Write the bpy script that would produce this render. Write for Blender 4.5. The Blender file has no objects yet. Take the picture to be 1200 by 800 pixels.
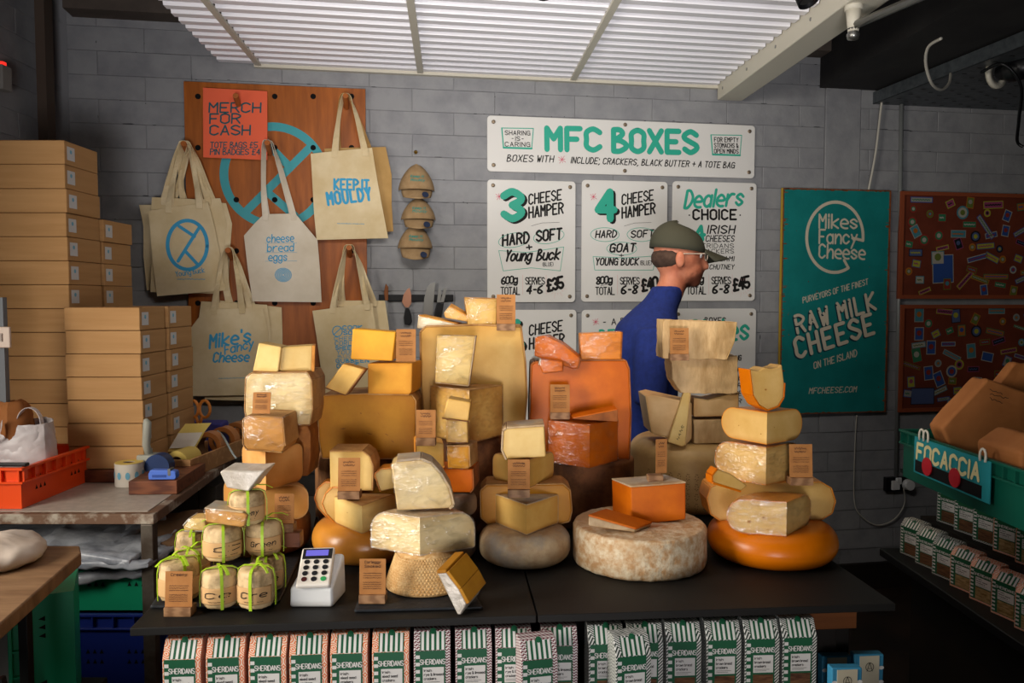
import bpy, math, random
from mathutils import Vector, Matrix, Euler
random.seed(7)
S = bpy.context.scene
COL = S.collection
PI = math.pi
# ---------------------------------------------------------------- camera, world, lights, exposure
F = 933.0; TH = math.atan(50/F); CT, ST = math.cos(TH), math.sin(TH); EYE = 1.55
cam = bpy.data.objects.new('camera', bpy.data.cameras.new('camera')); COL.objects.link(cam)
cam.data.lens = F/1200*36; cam.data.sensor_width = 36; cam.data.clip_start = .02
cam.location = (0, 0, EYE); cam.rotation_euler = (PI/2-TH, 0, 0); S.camera = cam
S.view_settings.view_transform = 'Standard'; S.view_settings.look = 'None'
S.view_settings.gamma = 1; S.view_settings.use_curve_mapping = False
S.view_settings.exposure = 0.0
W = bpy.data.worlds.new('world'); S.world = W; W.use_nodes = True
W.node_tree.nodes['Background'].inputs[0].default_value = (1, .93, .85, 1)
W.node_tree.nodes['Background'].inputs[1].default_value = .03
def area(name, loc, to, sx, sy, power, col, spread=PI):
    l = bpy.data.lights.new(name, 'AREA'); l.shape = 'RECTANGLE'; l.size = sx; l.size_y = sy; l.energy = power; l.color = col; l.spread = spread
    o = bpy.data.objects.new(name, l); COL.objects.link(o); o.location = loc
    o.rotation_euler = (Vector(to)-Vector(loc)).to_track_quat('-Z', 'Y').to_euler(); return o
area('shop_window_daylight', (-2.1, .75, 1.72), (.15, 1.9, 1.2), .9, 1.0, 28, (1, .94, .84), 1.95)
area('canopy_fill', (.0, -1.3, .8), (.0, 2.2, 2.75), 1.0, .9, 19.5, (.98, .96, .98), 1.13)  # added fill aimed up at the canopy, standing in for street bounce
area('track_light_wash', (.1, 1.5, 2.42), (.2, 3.95, 1.55), .9, .15, 6.5, (1, .95, .88), 1.7)
# ---------------------------------------------------------------- helpers
def ray(px, py):
    dx = (px-600)/F; dy = -(py-400)/F
    return Vector((dx, CT+dy*ST, dy*CT-ST))
def at(px, py, Y):
    d = ray(px, py); t = Y/d.y; return Vector((d.x*t, Y, EYE+d.z*t))
def atz(px, py, z):
    d = ray(px, py); t = (z-EYE)/d.z; return Vector((d.x*t, d.y*t, z))
WA = math.radians(9.6); WU = Vector((math.cos(WA), math.sin(WA), 0)); WN = Vector((-math.sin(WA), math.cos(WA), 0)); WO = Vector((.1, 3.9, 0))
def wl(px, py, off=0):                      # pixel -> (along wall, height) on the plane off in front of the back wall
    d = ray(px, py); k = (WO.dot(WN)-off)/d.dot(WN); p = d*k
    return ((p-WO).dot(WU), EYE+p.z)
def srgb(h):
    if not isinstance(h, str): return tuple(h)+(1,)
    h = h.lstrip('#'); v = [int(h[i:i+2], 16)/255 for i in (0, 2, 4)]
    return tuple((c/12.92 if c <= .04045 else ((c+.055)/1.055)**2.4) for c in v)+(1,)
MC = {}
def M(key, c, c2=None, sc=8, rough=.6, bump=0, bsc=60, metal=0, coat=0, spec=.3, st=(1, 1, 1), det=4, lo=.35, hi=.65, kind='noise', dist=0, emit=0, bst=None, c3=None, sc3=3, trans=0):
    if key in MC: return MC[key]
    m = bpy.data.materials.new(key); m.use_nodes = True; nt = m.node_tree; N = nt.nodes; L = nt.links
    b = N['Principled BSDF']; b.inputs['Roughness'].default_value = rough; b.inputs['Metallic'].default_value = metal
    b.inputs['Coat Weight'].default_value = coat; b.inputs['Coat Roughness'].default_value = .25; b.inputs['Specular IOR Level'].default_value = spec
    b.inputs['Transmission Weight'].default_value = trans
    b.inputs['Base Color'].default_value = srgb(c); m.diffuse_color = srgb(c)
    if emit: b.inputs['Emission Color'].default_value = srgb(c); b.inputs['Emission Strength'].default_value = emit
    if c2 or bump:
        tc = N.new('ShaderNodeTexCoord'); oi = N.new('ShaderNodeObjectInfo'); va = N.new('ShaderNodeVectorMath'); va.operation = 'ADD'
        sc_ = N.new('ShaderNodeVectorMath'); sc_.operation = 'SCALE'; cx = N.new('ShaderNodeCombineXYZ')
        for i in range(3): L.new(oi.outputs['Random'], cx.inputs[i])
        L.new(cx.outputs[0], sc_.inputs[0]); sc_.inputs['Scale'].default_value = 7.3
        L.new(tc.outputs['Object'], va.inputs[0]); L.new(sc_.outputs[0], va.inputs[1])
    def tex(s, stt, knd, d=det):
        mp = N.new('ShaderNodeMapping'); L.new(va.outputs[0], mp.inputs['Vector']); mp.inputs['Scale'].default_value = stt
        if knd == 'wave':
            t = N.new('ShaderNodeTexWave'); t.inputs['Distortion'].default_value = dist; t.inputs['Detail'].default_value = 3; t.inputs['Detail Scale'].default_value = 1.5
        elif knd == 'voronoi': t = N.new('ShaderNodeTexVoronoi')
        else: t = N.new('ShaderNodeTexNoise'); t.inputs['Detail'].default_value = d; t.inputs['Roughness'].default_value = .6
        t.inputs['Scale'].default_value = s; L.new(mp.outputs[0], t.inputs['Vector']); return t.outputs['Distance' if knd == 'voronoi' else ('Fac')]
    src = None
    if c2:
        o = tex(sc, st, kind); r = N.new('ShaderNodeMapRange'); r.inputs['From Min'].default_value = lo; r.inputs['From Max'].default_value = hi
        L.new(o, r.inputs['Value']); mx = N.new('ShaderNodeMix'); mx.data_type = 'RGBA'; L.new(r.outputs[0], mx.inputs['Factor'])
        mx.inputs['A'].default_value = srgb(c); mx.inputs['B'].default_value = srgb(c2); src = mx.outputs['Result']
        if c3:
            o = tex(sc3, (1, 1, 1), 'noise'); r = N.new('ShaderNodeMapRange'); r.inputs['From Min'].default_value = .52; r.inputs['From Max'].default_value = .66
            L.new(o, r.inputs['Value']); mx = N.new('ShaderNodeMix'); mx.data_type = 'RGBA'; L.new(r.outputs[0], mx.inputs['Factor'])
            L.new(src, mx.inputs['A']); mx.inputs['B'].default_value = srgb(c3); src = mx.outputs['Result']
        L.new(src, b.inputs['Base Color'])
    if bump:
        o = tex(bsc, bst or st, kind if kind != 'voronoi' else 'noise'); bp = N.new('ShaderNodeBump'); bp.inputs['Strength'].default_value = bump; bp.inputs['Distance'].default_value = .004
        L.new(o, bp.inputs['Height']); L.new(bp.outputs[0], b.inputs['Normal'])
    MC[key] = m; return m
def P(o, label=None, cat=None, group=None, kind=None):
    if label: o['label'] = label
    if cat: o['category'] = cat
    if group: o['group'] = group
    if kind: o['kind'] = kind
    return o
def E(name, label, cat, loc=(0, 0, 0), rz=0, group=None, rot=None):
    o = bpy.data.objects.new(name, None); COL.objects.link(o); o.location = loc
    o.rotation_euler = rot or (0, 0, rz); o.empty_display_size = .05
    return P(o, label, cat, group)
def WE(name, label, cat, s, z, off=0, group=None):
    return E(name, label, cat, WO+WU*s-WN*off+Vector((0, 0, z)), WA, group)
class MB:
    def __init__(s): s.v = []; s.f = []; s.m = []; s.T = None
    def add(s, vs, fs, mi=0):
        n = len(s.v)
        if s.T: vs = [s.T @ Vector(v) for v in vs]
        s.v += [tuple(v) for v in vs]; s.f += [tuple(i+n for i in f) for f in fs]; s.m += [mi]*len(fs); return s
    def box(s, x0, x1, y0, y1, z0, z1, mi=0):
        return s.add([(x0, y0, z0), (x1, y0, z0), (x1, y1, z0), (x0, y1, z0), (x0, y0, z1), (x1, y0, z1), (x1, y1, z1), (x0, y1, z1)],
                     [(3, 2, 1, 0), (4, 5, 6, 7), (0, 1, 5, 4), (1, 2, 6, 5), (2, 3, 7, 6), (3, 0, 4, 7)], mi)
    def prism(s, poly, ext, mi=0, side_mi=None):   # poly: 3D points; ext: vector
        n = len(poly); ext = Vector(ext); a = [Vector(p) for p in poly]; b = [p+ext for p in a]
        nn = Vector((0, 0, 0))
        for i in range(n): nn += (a[i]-a[0]).cross(a[(i+1) % n]-a[0])
        if nn.dot(ext) > 0: a.reverse(); b.reverse()
        s.add(a+b, [tuple(range(n))], mi); k = len(s.v)-2*n
        s.f.append(tuple(k+n+i for i in reversed(range(n)))); s.m.append(mi)
        for i in range(n):
            j = (i+1) % n; s.f.append((k+j, k+i, k+n+i, k+n+j)); s.m.append(mi if side_mi is None else side_mi)
        return s
    def lathe(s, prof, n=32, c=(0, 0, 0), a0=0, a1=2*PI, mi=0, wob=0, close=True):
        full = abs(a1-a0-2*PI) < 1e-6; k = n if full else n+1; vs = []; fs = []; m = len(prof)
        for i in range(k):
            a = a0+(a1-a0)*i/n; w = 1+wob*(math.sin(3*a+1)+.6*math.sin(7*a+2))
            for r, z in prof: vs.append((c[0]+r*w*math.sin(a), c[1]+r*w*math.cos(a), c[2]+z))
        for i in range(n):
            j = (i+1) % k
            for q in range(m-1): fs.append((i*m+q, i*m+q+1, j*m+q+1, j*m+q))
        s.add(vs, fs, mi)
        return s
    def tube(s, pts, r, n=6, mi=0, cap=True):
        pts = [Vector(p) for p in pts]; vs = []; fs = []; m = len(pts); up = None
        for i, p in enumerate(pts):
            t = (pts[min(i+1, m-1)]-pts[max(i-1, 0)]).normalized()
            if up is None: up = Vector((0, 0, 1)) if abs(t.z) < .9 else Vector((0, 1, 0))
            u = t.cross(up).normalized(); w = u.cross(t); up = w
            rr = r[i] if isinstance(r, (list, tuple)) else r
            for q in range(n): a = 2*PI*q/n; vs.append(p+u*rr*math.cos(a)+w*rr*math.sin(a))
        for i in range(m-1):
            for q in range(n): fs.append((i*n+q, i*n+(q+1) % n, (i+1)*n+(q+1) % n, (i+1)*n+q))
        if cap: fs.append(tuple(reversed(range(n)))); fs.append(tuple((m-1)*n+q for q in range(n)))
        return s.add(vs, fs, mi)
    def strip(s, pts, wd, th=.0012, mi=0):      # ribbon: points, width vectors
        pts = [Vector(p) for p in pts]; vs = []; fs = []; m = len(pts)
        for i, p in enumerate(pts):
            w = Vector(wd[i] if isinstance(wd, list) else wd); t = (pts[min(i+1, m-1)]-pts[max(i-1, 0)])
            nn = t.cross(w); nn = nn.normalized()*th/2 if nn.length > 1e-9 else Vector((0, th/2, 0))
            vs += [p-w/2-nn, p+w/2-nn, p+w/2+nn, p-w/2+nn]
        for i in range(m-1):
            for q in range(4): fs.append((i*4+q, i*4+(q+1) % 4, i*4+4+(q+1) % 4, i*4+4+q))
        fs += [(0, 1, 2, 3), tuple((m-1)*4+q for q in (3, 2, 1, 0))]
        return s.add(vs, fs, mi)
    def build(s, name, mats, parent=None, loc=None, rot=None, smooth=False, bev=0, seg=2, sub=0, nrm=True):
        me = bpy.data.meshes.new(name); me.from_pydata(s.v, [], s.f)
        mats = mats if isinstance(mats, (list, tuple)) else [mats]
        for m in mats: me.materials.append(m)
        if len(mats) > 1: me.polygons.foreach_set('material_index', s.m)
        if nrm:
            import bmesh
            bm = bmesh.new(); bm.from_mesh(me); bmesh.ops.recalc_face_normals(bm, faces=bm.faces); bm.to_mesh(me); bm.free()
        if smooth: me.polygons.foreach_set('use_smooth', [True]*len(me.polygons))
        me.update(); o = bpy.data.objects.new(name, me); COL.objects.link(o)
        if parent: o.parent = parent
        if loc is not None: o.location = loc
        if rot is not None: o.rotation_euler = rot
        if bev:
            b = o.modifiers.new('b', 'BEVEL'); b.width = bev; b.segments = seg; b.limit_method = 'ANGLE'; b.angle_limit = .6
            if smooth is None or seg > 1: 
                me.polygons.foreach_set('use_smooth', [True]*len(me.polygons)); b.harden_normals = True
        if sub: q = o.modifiers.new('s', 'SUBSURF'); q.levels = q.render_levels = sub
        if smooth == 'auto':
            me.polygons.foreach_set('use_smooth', [True]*len(me.polygons)); 
        return o
def cpy(o, parent=None, **kw):
    c = o.copy(); COL.objects.link(c); c.parent = parent
    for ch in o.children: cpy(ch, c)
    for k, v in kw.items(): c[k] = v
    return c
def smooth_by_angle(o, ang=.7):
    me = o.data; me.polygons.foreach_set('use_smooth', [True]*len(me.polygons))
    me.set_sharp_from_angle(angle=ang); return o
ORD = ['topmost', 'second', 'third', 'fourth', 'fifth', 'sixth', 'seventh', 'eighth', 'ninth', 'tenth', 'eleventh', 'twelfth', 'thirteenth', 'fourteenth', 'fifteenth', 'sixteenth']
ORF = ['first']+ORD[1:]
# ---------------------------------------------------------------- stroke lettering (x digit 0-4, y digit: baseline 2, capital 8, lower case 6)
G = {'A': '-02 28 42;-14 34', 'B': '-02 08;~08 28 37 26 05;~05 25 44 43 22 02', 'C': '~47 28 07 05 03 22 43', 'D': '-02 08;~08 28 46 44 22 02', 'E': '-48 08 02 42;-05 35', 'F': '-48 08 02;-05 35',
 'G': '~47 28 07 05 03 22 43;-25 45 42', 'H': '-08 02;-48 42;-05 45', 'I': '-08 02', 'J': '~48 44 32 12 03', 'K': '-08 02;-48 05 42', 'L': '-08 02 42', 'M': '-02 08 25 48 42', 'N': '-02 08 42 48',
 'O': '~28 07 05 03 22 43 45 47 28', 'P': '-02 08;~08 28 47 46 25 05', 'Q': '~28 07 05 03 22 43 45 47 28;-24 42', 'R': '-02 08;~08 28 47 46 25 05;-25 42', 'S': '~47 28 07 06 25 44 43 22 03', 'T': '-08 48;-28 22',
 'U': '~08 04 12 32 44 48', 'V': '-08 22 48', 'W': '-08 12 26 32 48', 'X': '-08 42;-02 48', 'Y': '-08 25 48;-25 22', 'Z': '-08 48 02 42',
 '0': '~28 07 05 03 22 43 45 47 28', '1': '-17 28 22', '2': '~07 28 47 46 02;-02 42', '3': '~07 28 47 46 25;~25 44 43 22 03', '4': '-32 38 04 44', '5': '-48 08 05;~05 35 44 43 22 03', '6': '~38 06 03 22 43 34 15 04', '7': '-08 48 12',
 '8': '~25 07 28 47 25 03 22 43 25', '9': '~46 25 06 28 47 45 12', 'a': '~45 26 05 03 22 43;-46 42', 'b': '-08 02;~05 26 45 43 22 03', 'c': '~45 26 05 03 22 43', 'd': '-48 42;~45 26 05 03 22 43', 'e': '~04 44 45 26 05 03 22 42',
 'f': '~48 27 22;-06 46', 'g': '~45 26 05 03 22 43;~46 41 20 01', 'h': '-08 02;~04 26 45 42', 'i': '-06 02;-08 07', 'k': '-08 02;-46 04 42', 'l': '-08 02', 'm': '-06 02;~05 16 25 22;~25 36 45 42', 'n': '-06 02;~04 26 45 42',
 'o': '~26 05 03 22 43 45 26', 'p': '-06 00;~05 26 45 43 22 03', 'r': '-06 02;~04 26 46', 's': '~45 26 05 24 43 22 03', 't': '~28 24 32 42;-06 46', 'u': '~06 03 22 43;-46 42', 'v': '-06 22 46', 'w': '-06 12 25 32 46',
 'x': '-06 42;-02 46', 'y': '-06 23;-46 00', 'z': '-06 46 02 42', '-': '-15 35', '+': '-05 45;-27 23', '&': '~42 07 18 27 03 22 45', '.': '-02 03', ',': '-12 01', "'": '-08 07', '£': '~47 28 17 13 02 42;-05 35', ':': '-03 04;-06 07', ';': '-06 07;-12 01', '(': '~18 05 12', ')': '~08 15 02'}
GW = {'I': 0, 'l': 0, 'i': 0, '.': 0, "'": 0, ':': 0, ';': 1, ',': 1, '1': 2, '(': 1, ')': 1}
def catm(p, n=4):
    o = []; cl = p[0] == p[-1]
    for i in range(len(p)-1):
        a = p[i-1] if i > 0 else (p[-2] if cl else p[0]); b = p[i]; c = p[i+1]; d = p[i+2] if i+2 < len(p) else (p[1] if cl else p[-1])
        for k in range(n):
            t = k/n; o.append(tuple(.5*((2*b[j])+(-a[j]+c[j])*t+(2*a[j]-5*b[j]+4*c[j]-d[j])*t*t+(-a[j]+3*b[j]-3*c[j]+d[j])*t**3) for j in (0, 1)))
    o.append(p[-1]); return o
SK = 0
def stroke(mb, pts, w, y=0, mi=0, caps=True):
    global SK; SK = (SK+1) % 50; y = y-SK*9e-6
    Y3 = lambda q: (q[0], yy_[0], q[1]); yy_ = [y]
    for i in range(len(pts)-1):
        a, b = pts[i], pts[i+1]; dx, dz = b[0]-a[0], b[1]-a[1]; l = math.hypot(dx, dz)
        if l < 1e-7: continue
        nx, nz = -dz/l*w/2, dx/l*w/2; yy_[0] = y-(i % 24)*4e-6
        mb.add([Y3((a[0]+nx, a[1]+nz)), Y3((a[0]-nx, a[1]-nz)), Y3((b[0]-nx, b[1]-nz)), Y3((b[0]+nx, b[1]+nz))], [(0, 1, 2, 3)], mi)
    if caps:
        k = 8 if w > .004 else 6
        for iq, a in enumerate(pts): yy_[0] = y-1.2e-4-(iq % 24)*4e-6; mb.add([Y3((a[0]+w/2*math.cos(2*PI*q/k), a[1]+w/2*math.sin(2*PI*q/k))) for q in range(k)], [tuple(reversed(range(k)))], mi)
def tx(mb, text, p0, p1, h, wt=.14, sl=0, y=0, mi=0, gap=2.0, space=3, caps=True, n=3):
    tot = 0; pos = []
    for ch in text:
        if ch == ' ': tot += space; continue
        pos.append((ch, tot)); tot += GW.get(ch, 4)+gap
    tot -= gap; L = math.hypot(p1[0]-p0[0], p1[1]-p0[1]); sx = L/tot; sz = h/6; ux, uz = (p1[0]-p0[0])/L, (p1[1]-p0[1])/L
    for ch, x0 in pos:
        for stq in G.get(ch, '').split(';'):
            if not stq: continue
            pts = [(int(q[0]), int(q[1])) for q in stq[1:].split()]
            if stq[0] == '~': pts = catm(pts, n)
            out = []
            for a, b in pts:
                X = (x0+a)*sx; Z = (b-2)*sz; X += Z*sl
                out.append((p0[0]+X*ux-Z*uz, p0[1]+X*uz+Z*ux))
            stroke(mb, out, wt*h, y, mi, caps)
def ring(mb, c, rx, rz, w, y=0, mi=0, a0=0, a1=2*PI, n=32, rot=0):
    pts = []
    for i in range(n+1):
        a = a0+(a1-a0)*i/n; X, Z = rx*math.cos(a), rz*math.sin(a)
        pts.append((c[0]+X*math.cos(rot)-Z*math.sin(rot), c[1]+X*math.sin(rot)+Z*math.cos(rot)))
    stroke(mb, pts, w, y, mi)
def disc(mb, c, r, y=0, mi=0, n=20, rz=None):
    mb.add([(c[0]+r*math.cos(2*PI*q/n), y, c[1]+(rz or r)*math.sin(2*PI*q/n)) for q in range(n)], [tuple(reversed(range(n)))], mi)
def star(mb, c, r, w, y=0, mi=0, k=8, r0=0):
    for q in range(k):
        a = 2*PI*q/k+.2; rr = r*(1 if q % 2 else .75); stroke(mb, [(c[0]+r0*math.cos(a), c[1]+r0*math.sin(a)), (c[0]+rr*math.cos(a), c[1]+rr*math.sin(a))], w, y, mi, False)
def rrect(x0, x1, z0, z1, r, y=0, n=4):
    o = []
    for cx, cz, a in ((x1-r, z1-r, 0), (x0+r, z1-r, PI/2), (x0+r, z0+r, PI), (x1-r, z0+r, 1.5*PI)):
        for i in range(n+1): b = a+PI/2*i/n; o.append((cx+r*math.cos(b), y, cz+r*math.sin(b)))
    return o
# ---------------------------------------------------------------- materials
m_wall = M('grey masonry paint', '#8f8f90', '#7f7f82', sc=9, rough=.55, bump=.5, bsc=30, lo=.4, hi=.7)
m_joint = M('dark joint mortar', '#58595c', '#35353a', sc=14, rough=.9, bump=.5, bsc=60)
m_wood = M('orange ply', '#ae5f1c', '#85450f', sc=4, st=(9, 9, 1.0), det=6, rough=.42, lo=.3, hi=.75)
m_wood2 = M('walnut block', '#7d4a30', '#5b3222', sc=3, st=(1.2, 12, 12), kind='wave', dist=5, rough=.45, lo=.1, hi=.9)
m_oak = M('oak block', '#9a7350', '#7a5638', sc=5, st=(2, 14, 14), kind='wave', dist=3, rough=.6, lo=.1, hi=.9)
m_shelfwood = M('shelf timber', '#8a5126', '#6a3a18', sc=3, st=(1, 12, 12), det=6, rough=.65, lo=.3, hi=.75)
m_top = M('black worktop', '#121110', '#1b1815', sc=4, rough=.6, spec=.25, bump=.06, bsc=180, lo=.3, hi=.8)
m_slate = M('slate', '#191b1f', '#24272c', sc=22, rough=.55, bump=.5, bsc=70)
m_board = M('kraft cardboard', '#b88c5a', '#ab7f4e', sc=3, st=(1, 1, 14), rough=.75, bump=.08, bsc=120, lo=.3, hi=.7)
m_kraft = M('kraft card', '#ab7440', '#9e6836', sc=30, rough=.8)
m_kraftbag = M('kraft paper bag', '#a5693a', '#935a2c', sc=6, rough=.75, bump=.5, bsc=9)
m_ink = M('black ink', '#14110f', rough=.7)
m_inkb = M('brown ink', '#4a2e1e', rough=.8)
m_canvas = M('cotton canvas', '#e2cfa8', '#d2bb8e', sc=6, rough=.85, bump=.25, bsc=14)
m_canvas2 = M('white cotton canvas', '#dbd0bd', '#cdc0aa', sc=6, rough=.85, bump=.25, bsc=14)
m_blue = M('blue print', '#3f9fca', rough=.75)
m_teal = M('turquoise print', '#2fa68c', rough=.5)
m_white = M('white enamel', '#dcd9d3', rough=.3)
m_pink = M('pink print', '#cf4664', rough=.5)
m_pink2 = M('pale pink print', '#dcaaa6', rough=.5)
m_metal = M('steel', '#8b8a86', rough=.35, metal=.9)
m_bronze = M('bolt', '#8a7a66', rough=.4, metal=.6)
m_blackm = M('black metal', '#121212', rough=.5)
m_blackp = M('black plastic', '#101012', rough=.35)
m_whitep = M('white plastic', '#dcdcda', rough=.35)
m_panelw = M('white corrugated plastic', '#f0eef2', rough=.4)
m_cream = M('cream painted metal', '#c9c3b2', rough=.45)
m_orange = M('orange plastic', '#f0501a', rough=.35)
m_green = M('green plastic', '#108a62', rough=.4)
m_blueP = M('navy plastic', '#1a2c7c', rough=.4)
m_foil = M('silver foil', '#cfc7bc', '#a99b88', sc=18, rough=.38, bump=1, bsc=22, metal=.25, lo=.3, hi=.7)
m_paper = M('waxed paper', '#cdb083', '#836a46', sc=30, rough=.55, bump=.9, bsc=26, lo=.47, hi=.68, det=8)
m_label = M('brown label', '#c39a68', rough=.7)
m_ribbon = M('lime ribbon', '#a9cc2c', rough=.4)
m_clothw = M('grey waxed cloth', '#8c7765', '#5f4d40', sc=14, rough=.6, bump=1, bsc=16)
m_floor = M('dark floor', '#2c2119', '#17120e', sc=4, rough=.5, bump=.2, bsc=30)
m_dark = M('dark panel', '#171310', '#221b16', sc=5, rough=.6)
m_trim = M('brown timber trim', '#51443a', rough=.7)
m_skin = M('skin', '#c07c60', '#ac6248', sc=14, rough=.5)
m_navy = M('blue sweater', '#1a2c70', '#152560', sc=60, rough=.9, bump=.3, bsc=140)
m_capg = M('olive cap', '#3c3c30', rough=.85)
m_jean = M('dark trousers', '#1b1d26', rough=.85)
m_sheet = M('polythene', '#b7bac0', '#7b7f88', sc=9, rough=.25, bump=1, bsc=14, det=6)
m_galv = M('galvanised steel', '#6c7276', '#565c60', sc=30, rough=.45, metal=.7)
m_holes = M('black hole', '#060505', rough=.9)
# cheeses
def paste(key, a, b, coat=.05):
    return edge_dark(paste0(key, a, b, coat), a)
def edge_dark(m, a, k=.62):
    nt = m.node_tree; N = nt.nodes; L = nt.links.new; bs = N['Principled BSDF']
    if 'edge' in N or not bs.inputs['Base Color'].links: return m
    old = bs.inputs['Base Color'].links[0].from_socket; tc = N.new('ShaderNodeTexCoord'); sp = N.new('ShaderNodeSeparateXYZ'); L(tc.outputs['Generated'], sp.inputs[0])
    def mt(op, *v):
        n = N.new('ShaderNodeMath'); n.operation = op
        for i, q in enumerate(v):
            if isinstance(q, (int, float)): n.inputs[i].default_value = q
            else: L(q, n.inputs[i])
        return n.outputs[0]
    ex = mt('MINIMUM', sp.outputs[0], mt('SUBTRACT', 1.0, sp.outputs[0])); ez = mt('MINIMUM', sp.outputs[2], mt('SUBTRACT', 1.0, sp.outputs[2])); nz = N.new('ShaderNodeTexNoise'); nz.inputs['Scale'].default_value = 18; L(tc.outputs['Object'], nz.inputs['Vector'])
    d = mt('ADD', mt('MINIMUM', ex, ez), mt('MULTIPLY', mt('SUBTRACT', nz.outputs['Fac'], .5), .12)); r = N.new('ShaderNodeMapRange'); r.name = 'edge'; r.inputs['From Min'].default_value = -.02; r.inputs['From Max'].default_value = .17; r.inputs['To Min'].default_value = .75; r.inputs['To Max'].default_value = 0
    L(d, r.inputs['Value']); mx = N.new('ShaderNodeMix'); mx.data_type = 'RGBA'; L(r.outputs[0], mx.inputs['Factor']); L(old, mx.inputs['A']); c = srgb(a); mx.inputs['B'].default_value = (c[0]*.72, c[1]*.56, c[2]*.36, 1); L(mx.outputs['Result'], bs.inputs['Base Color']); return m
def paste0(key, a, b, coat): return M('paste '+key, a, b, sc=11, rough=.55, spec=.15, bump=.16, bsc=45, coat=coat, lo=.35, hi=.7, det=7)
def rindm(key, a, b, sc=16, bump=.7, c3=None, rough=.7, coat=0, bsc=50): return M('rind '+key, a, b, sc=sc, rough=rough, bump=bump, bsc=bsc, c3=c3, sc3=5, det=7, coat=coat, lo=.38, hi=.62)
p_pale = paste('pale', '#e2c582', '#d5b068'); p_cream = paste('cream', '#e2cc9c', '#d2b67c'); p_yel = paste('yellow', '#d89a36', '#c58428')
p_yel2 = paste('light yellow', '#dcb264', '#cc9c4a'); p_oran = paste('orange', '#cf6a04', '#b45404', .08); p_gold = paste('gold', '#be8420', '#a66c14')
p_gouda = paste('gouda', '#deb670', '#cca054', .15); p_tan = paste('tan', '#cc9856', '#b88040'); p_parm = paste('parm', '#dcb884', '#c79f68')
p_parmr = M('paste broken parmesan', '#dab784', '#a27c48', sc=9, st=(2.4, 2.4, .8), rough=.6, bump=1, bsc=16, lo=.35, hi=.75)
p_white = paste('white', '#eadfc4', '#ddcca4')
r_brown = rindm('brown', '#9a6a3c', '#6b4222', c3='#4f2e16'); r_tan = rindm('tan', '#bb8f58', '#966836'); r_pale = rindm('mould', '#c9b08a', '#a88660', c3='#9a958c')
r_mott = rindm('mottled', '#b98f62', '#d9c7a8', sc=55, bump=1, c3='#c7a67c'); r_dk = rindm('dark', '#7a4c28', '#4e2d16', bump=.5); r_orange = M('rind orange wax', '#d87400', '#c26200', sc=5, rough=.35, coat=.15, bump=.06, bsc=30)
r_redbr = rindm('orange cheddar', '#a8602a', '#7b4420', c3='#7d7568'); r_parm = M('rind parmesan', '#cfab70', '#b8935a', sc=9, rough=.45, bump=.25, bsc=40)
r_gouda = M('rind amber', '#dd9036', '#c87a22', sc=9, rough=.35, coat=.3); r_bark = M('rind bark', '#9a6a40', '#55341c', sc=10, st=(3, 3, .7), rough=.8, bump=1, bsc=16, det=7)
m_film = bpy.data.materials.new('cling film'); m_film.use_nodes = True
def _film():
    nt = m_film.node_tree; N = nt.nodes; L = nt.links; N.clear(); o = N.new('ShaderNodeOutputMaterial'); t = N.new('ShaderNodeBsdfTransparent'); g = N.new('ShaderNodeBsdfGlossy')
    g.inputs['Roughness'].default_value = .22; mx = N.new('ShaderNodeMixShader'); tc = N.new('ShaderNodeTexCoord'); mp = N.new('ShaderNodeMapping'); mp.inputs['Scale'].default_value = (1, 1, 2.2); mp.inputs['Rotation'].default_value = (0, .7, 0)
    n = N.new('ShaderNodeTexNoise'); n.inputs['Scale'].default_value = 34; n.inputs['Detail'].default_value = 5; n.inputs['Distortion'].default_value = 1.2; b = N.new('ShaderNodeBump'); b.inputs['Strength'].default_value = 1; b.inputs['Distance'].default_value = .008
    r = N.new('ShaderNodeMapRange'); r.inputs['From Min'].default_value = .4; r.inputs['From Max'].default_value = .75; r.inputs['To Min'].default_value = .04; r.inputs['To Max'].default_value = .30
    L.new(tc.outputs['Object'], mp.inputs[0]); L.new(mp.outputs[0], n.inputs['Vector']); L.new(n.outputs['Fac'], b.inputs['Height']); L.new(b.outputs[0], g.inputs['Normal']); L.new(n.outputs['Fac'], r.inputs['Value'])
    L.new(r.outputs[0], mx.inputs[0]); L.new(t.outputs[0], mx.inputs[1]); L.new(g.outputs[0], mx.inputs[2]); L.new(mx.outputs[0], o.inputs[0])
_film()
# ================================================================ ROOM
m_jw = M('painted joint', '#7c7c7e', '#4a4a4c', sc=7, rough=.7, det=8, lo=.55, hi=.75, bump=.4, bsc=50)
def struct(name, mb, mat, parent=None, **k):
    o = mb.build(name, mat, parent, **k)
    if parent is None: P(o, kind='structure')
    return o
struct('floor', MB().box(-6, 6, -5, 6, -.08, 0), m_floor)
struct('ceiling', MB().box(-2.6, 4.2, -1.5, 5.2, 3.12, 3.2), M('dark ceiling', '#2a2826', '#1f1d1c', sc=3, rough=.9))
wr = P(bpy.data.objects.new('wall_back', None), kind='structure'); COL.objects.link(wr); wr.location = WO; wr.rotation_euler = (0, 0, WA)
MB().box(-2.35, 4.4, .0025, .2, 0, 3.12).build('core', m_jw, wr)
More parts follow.
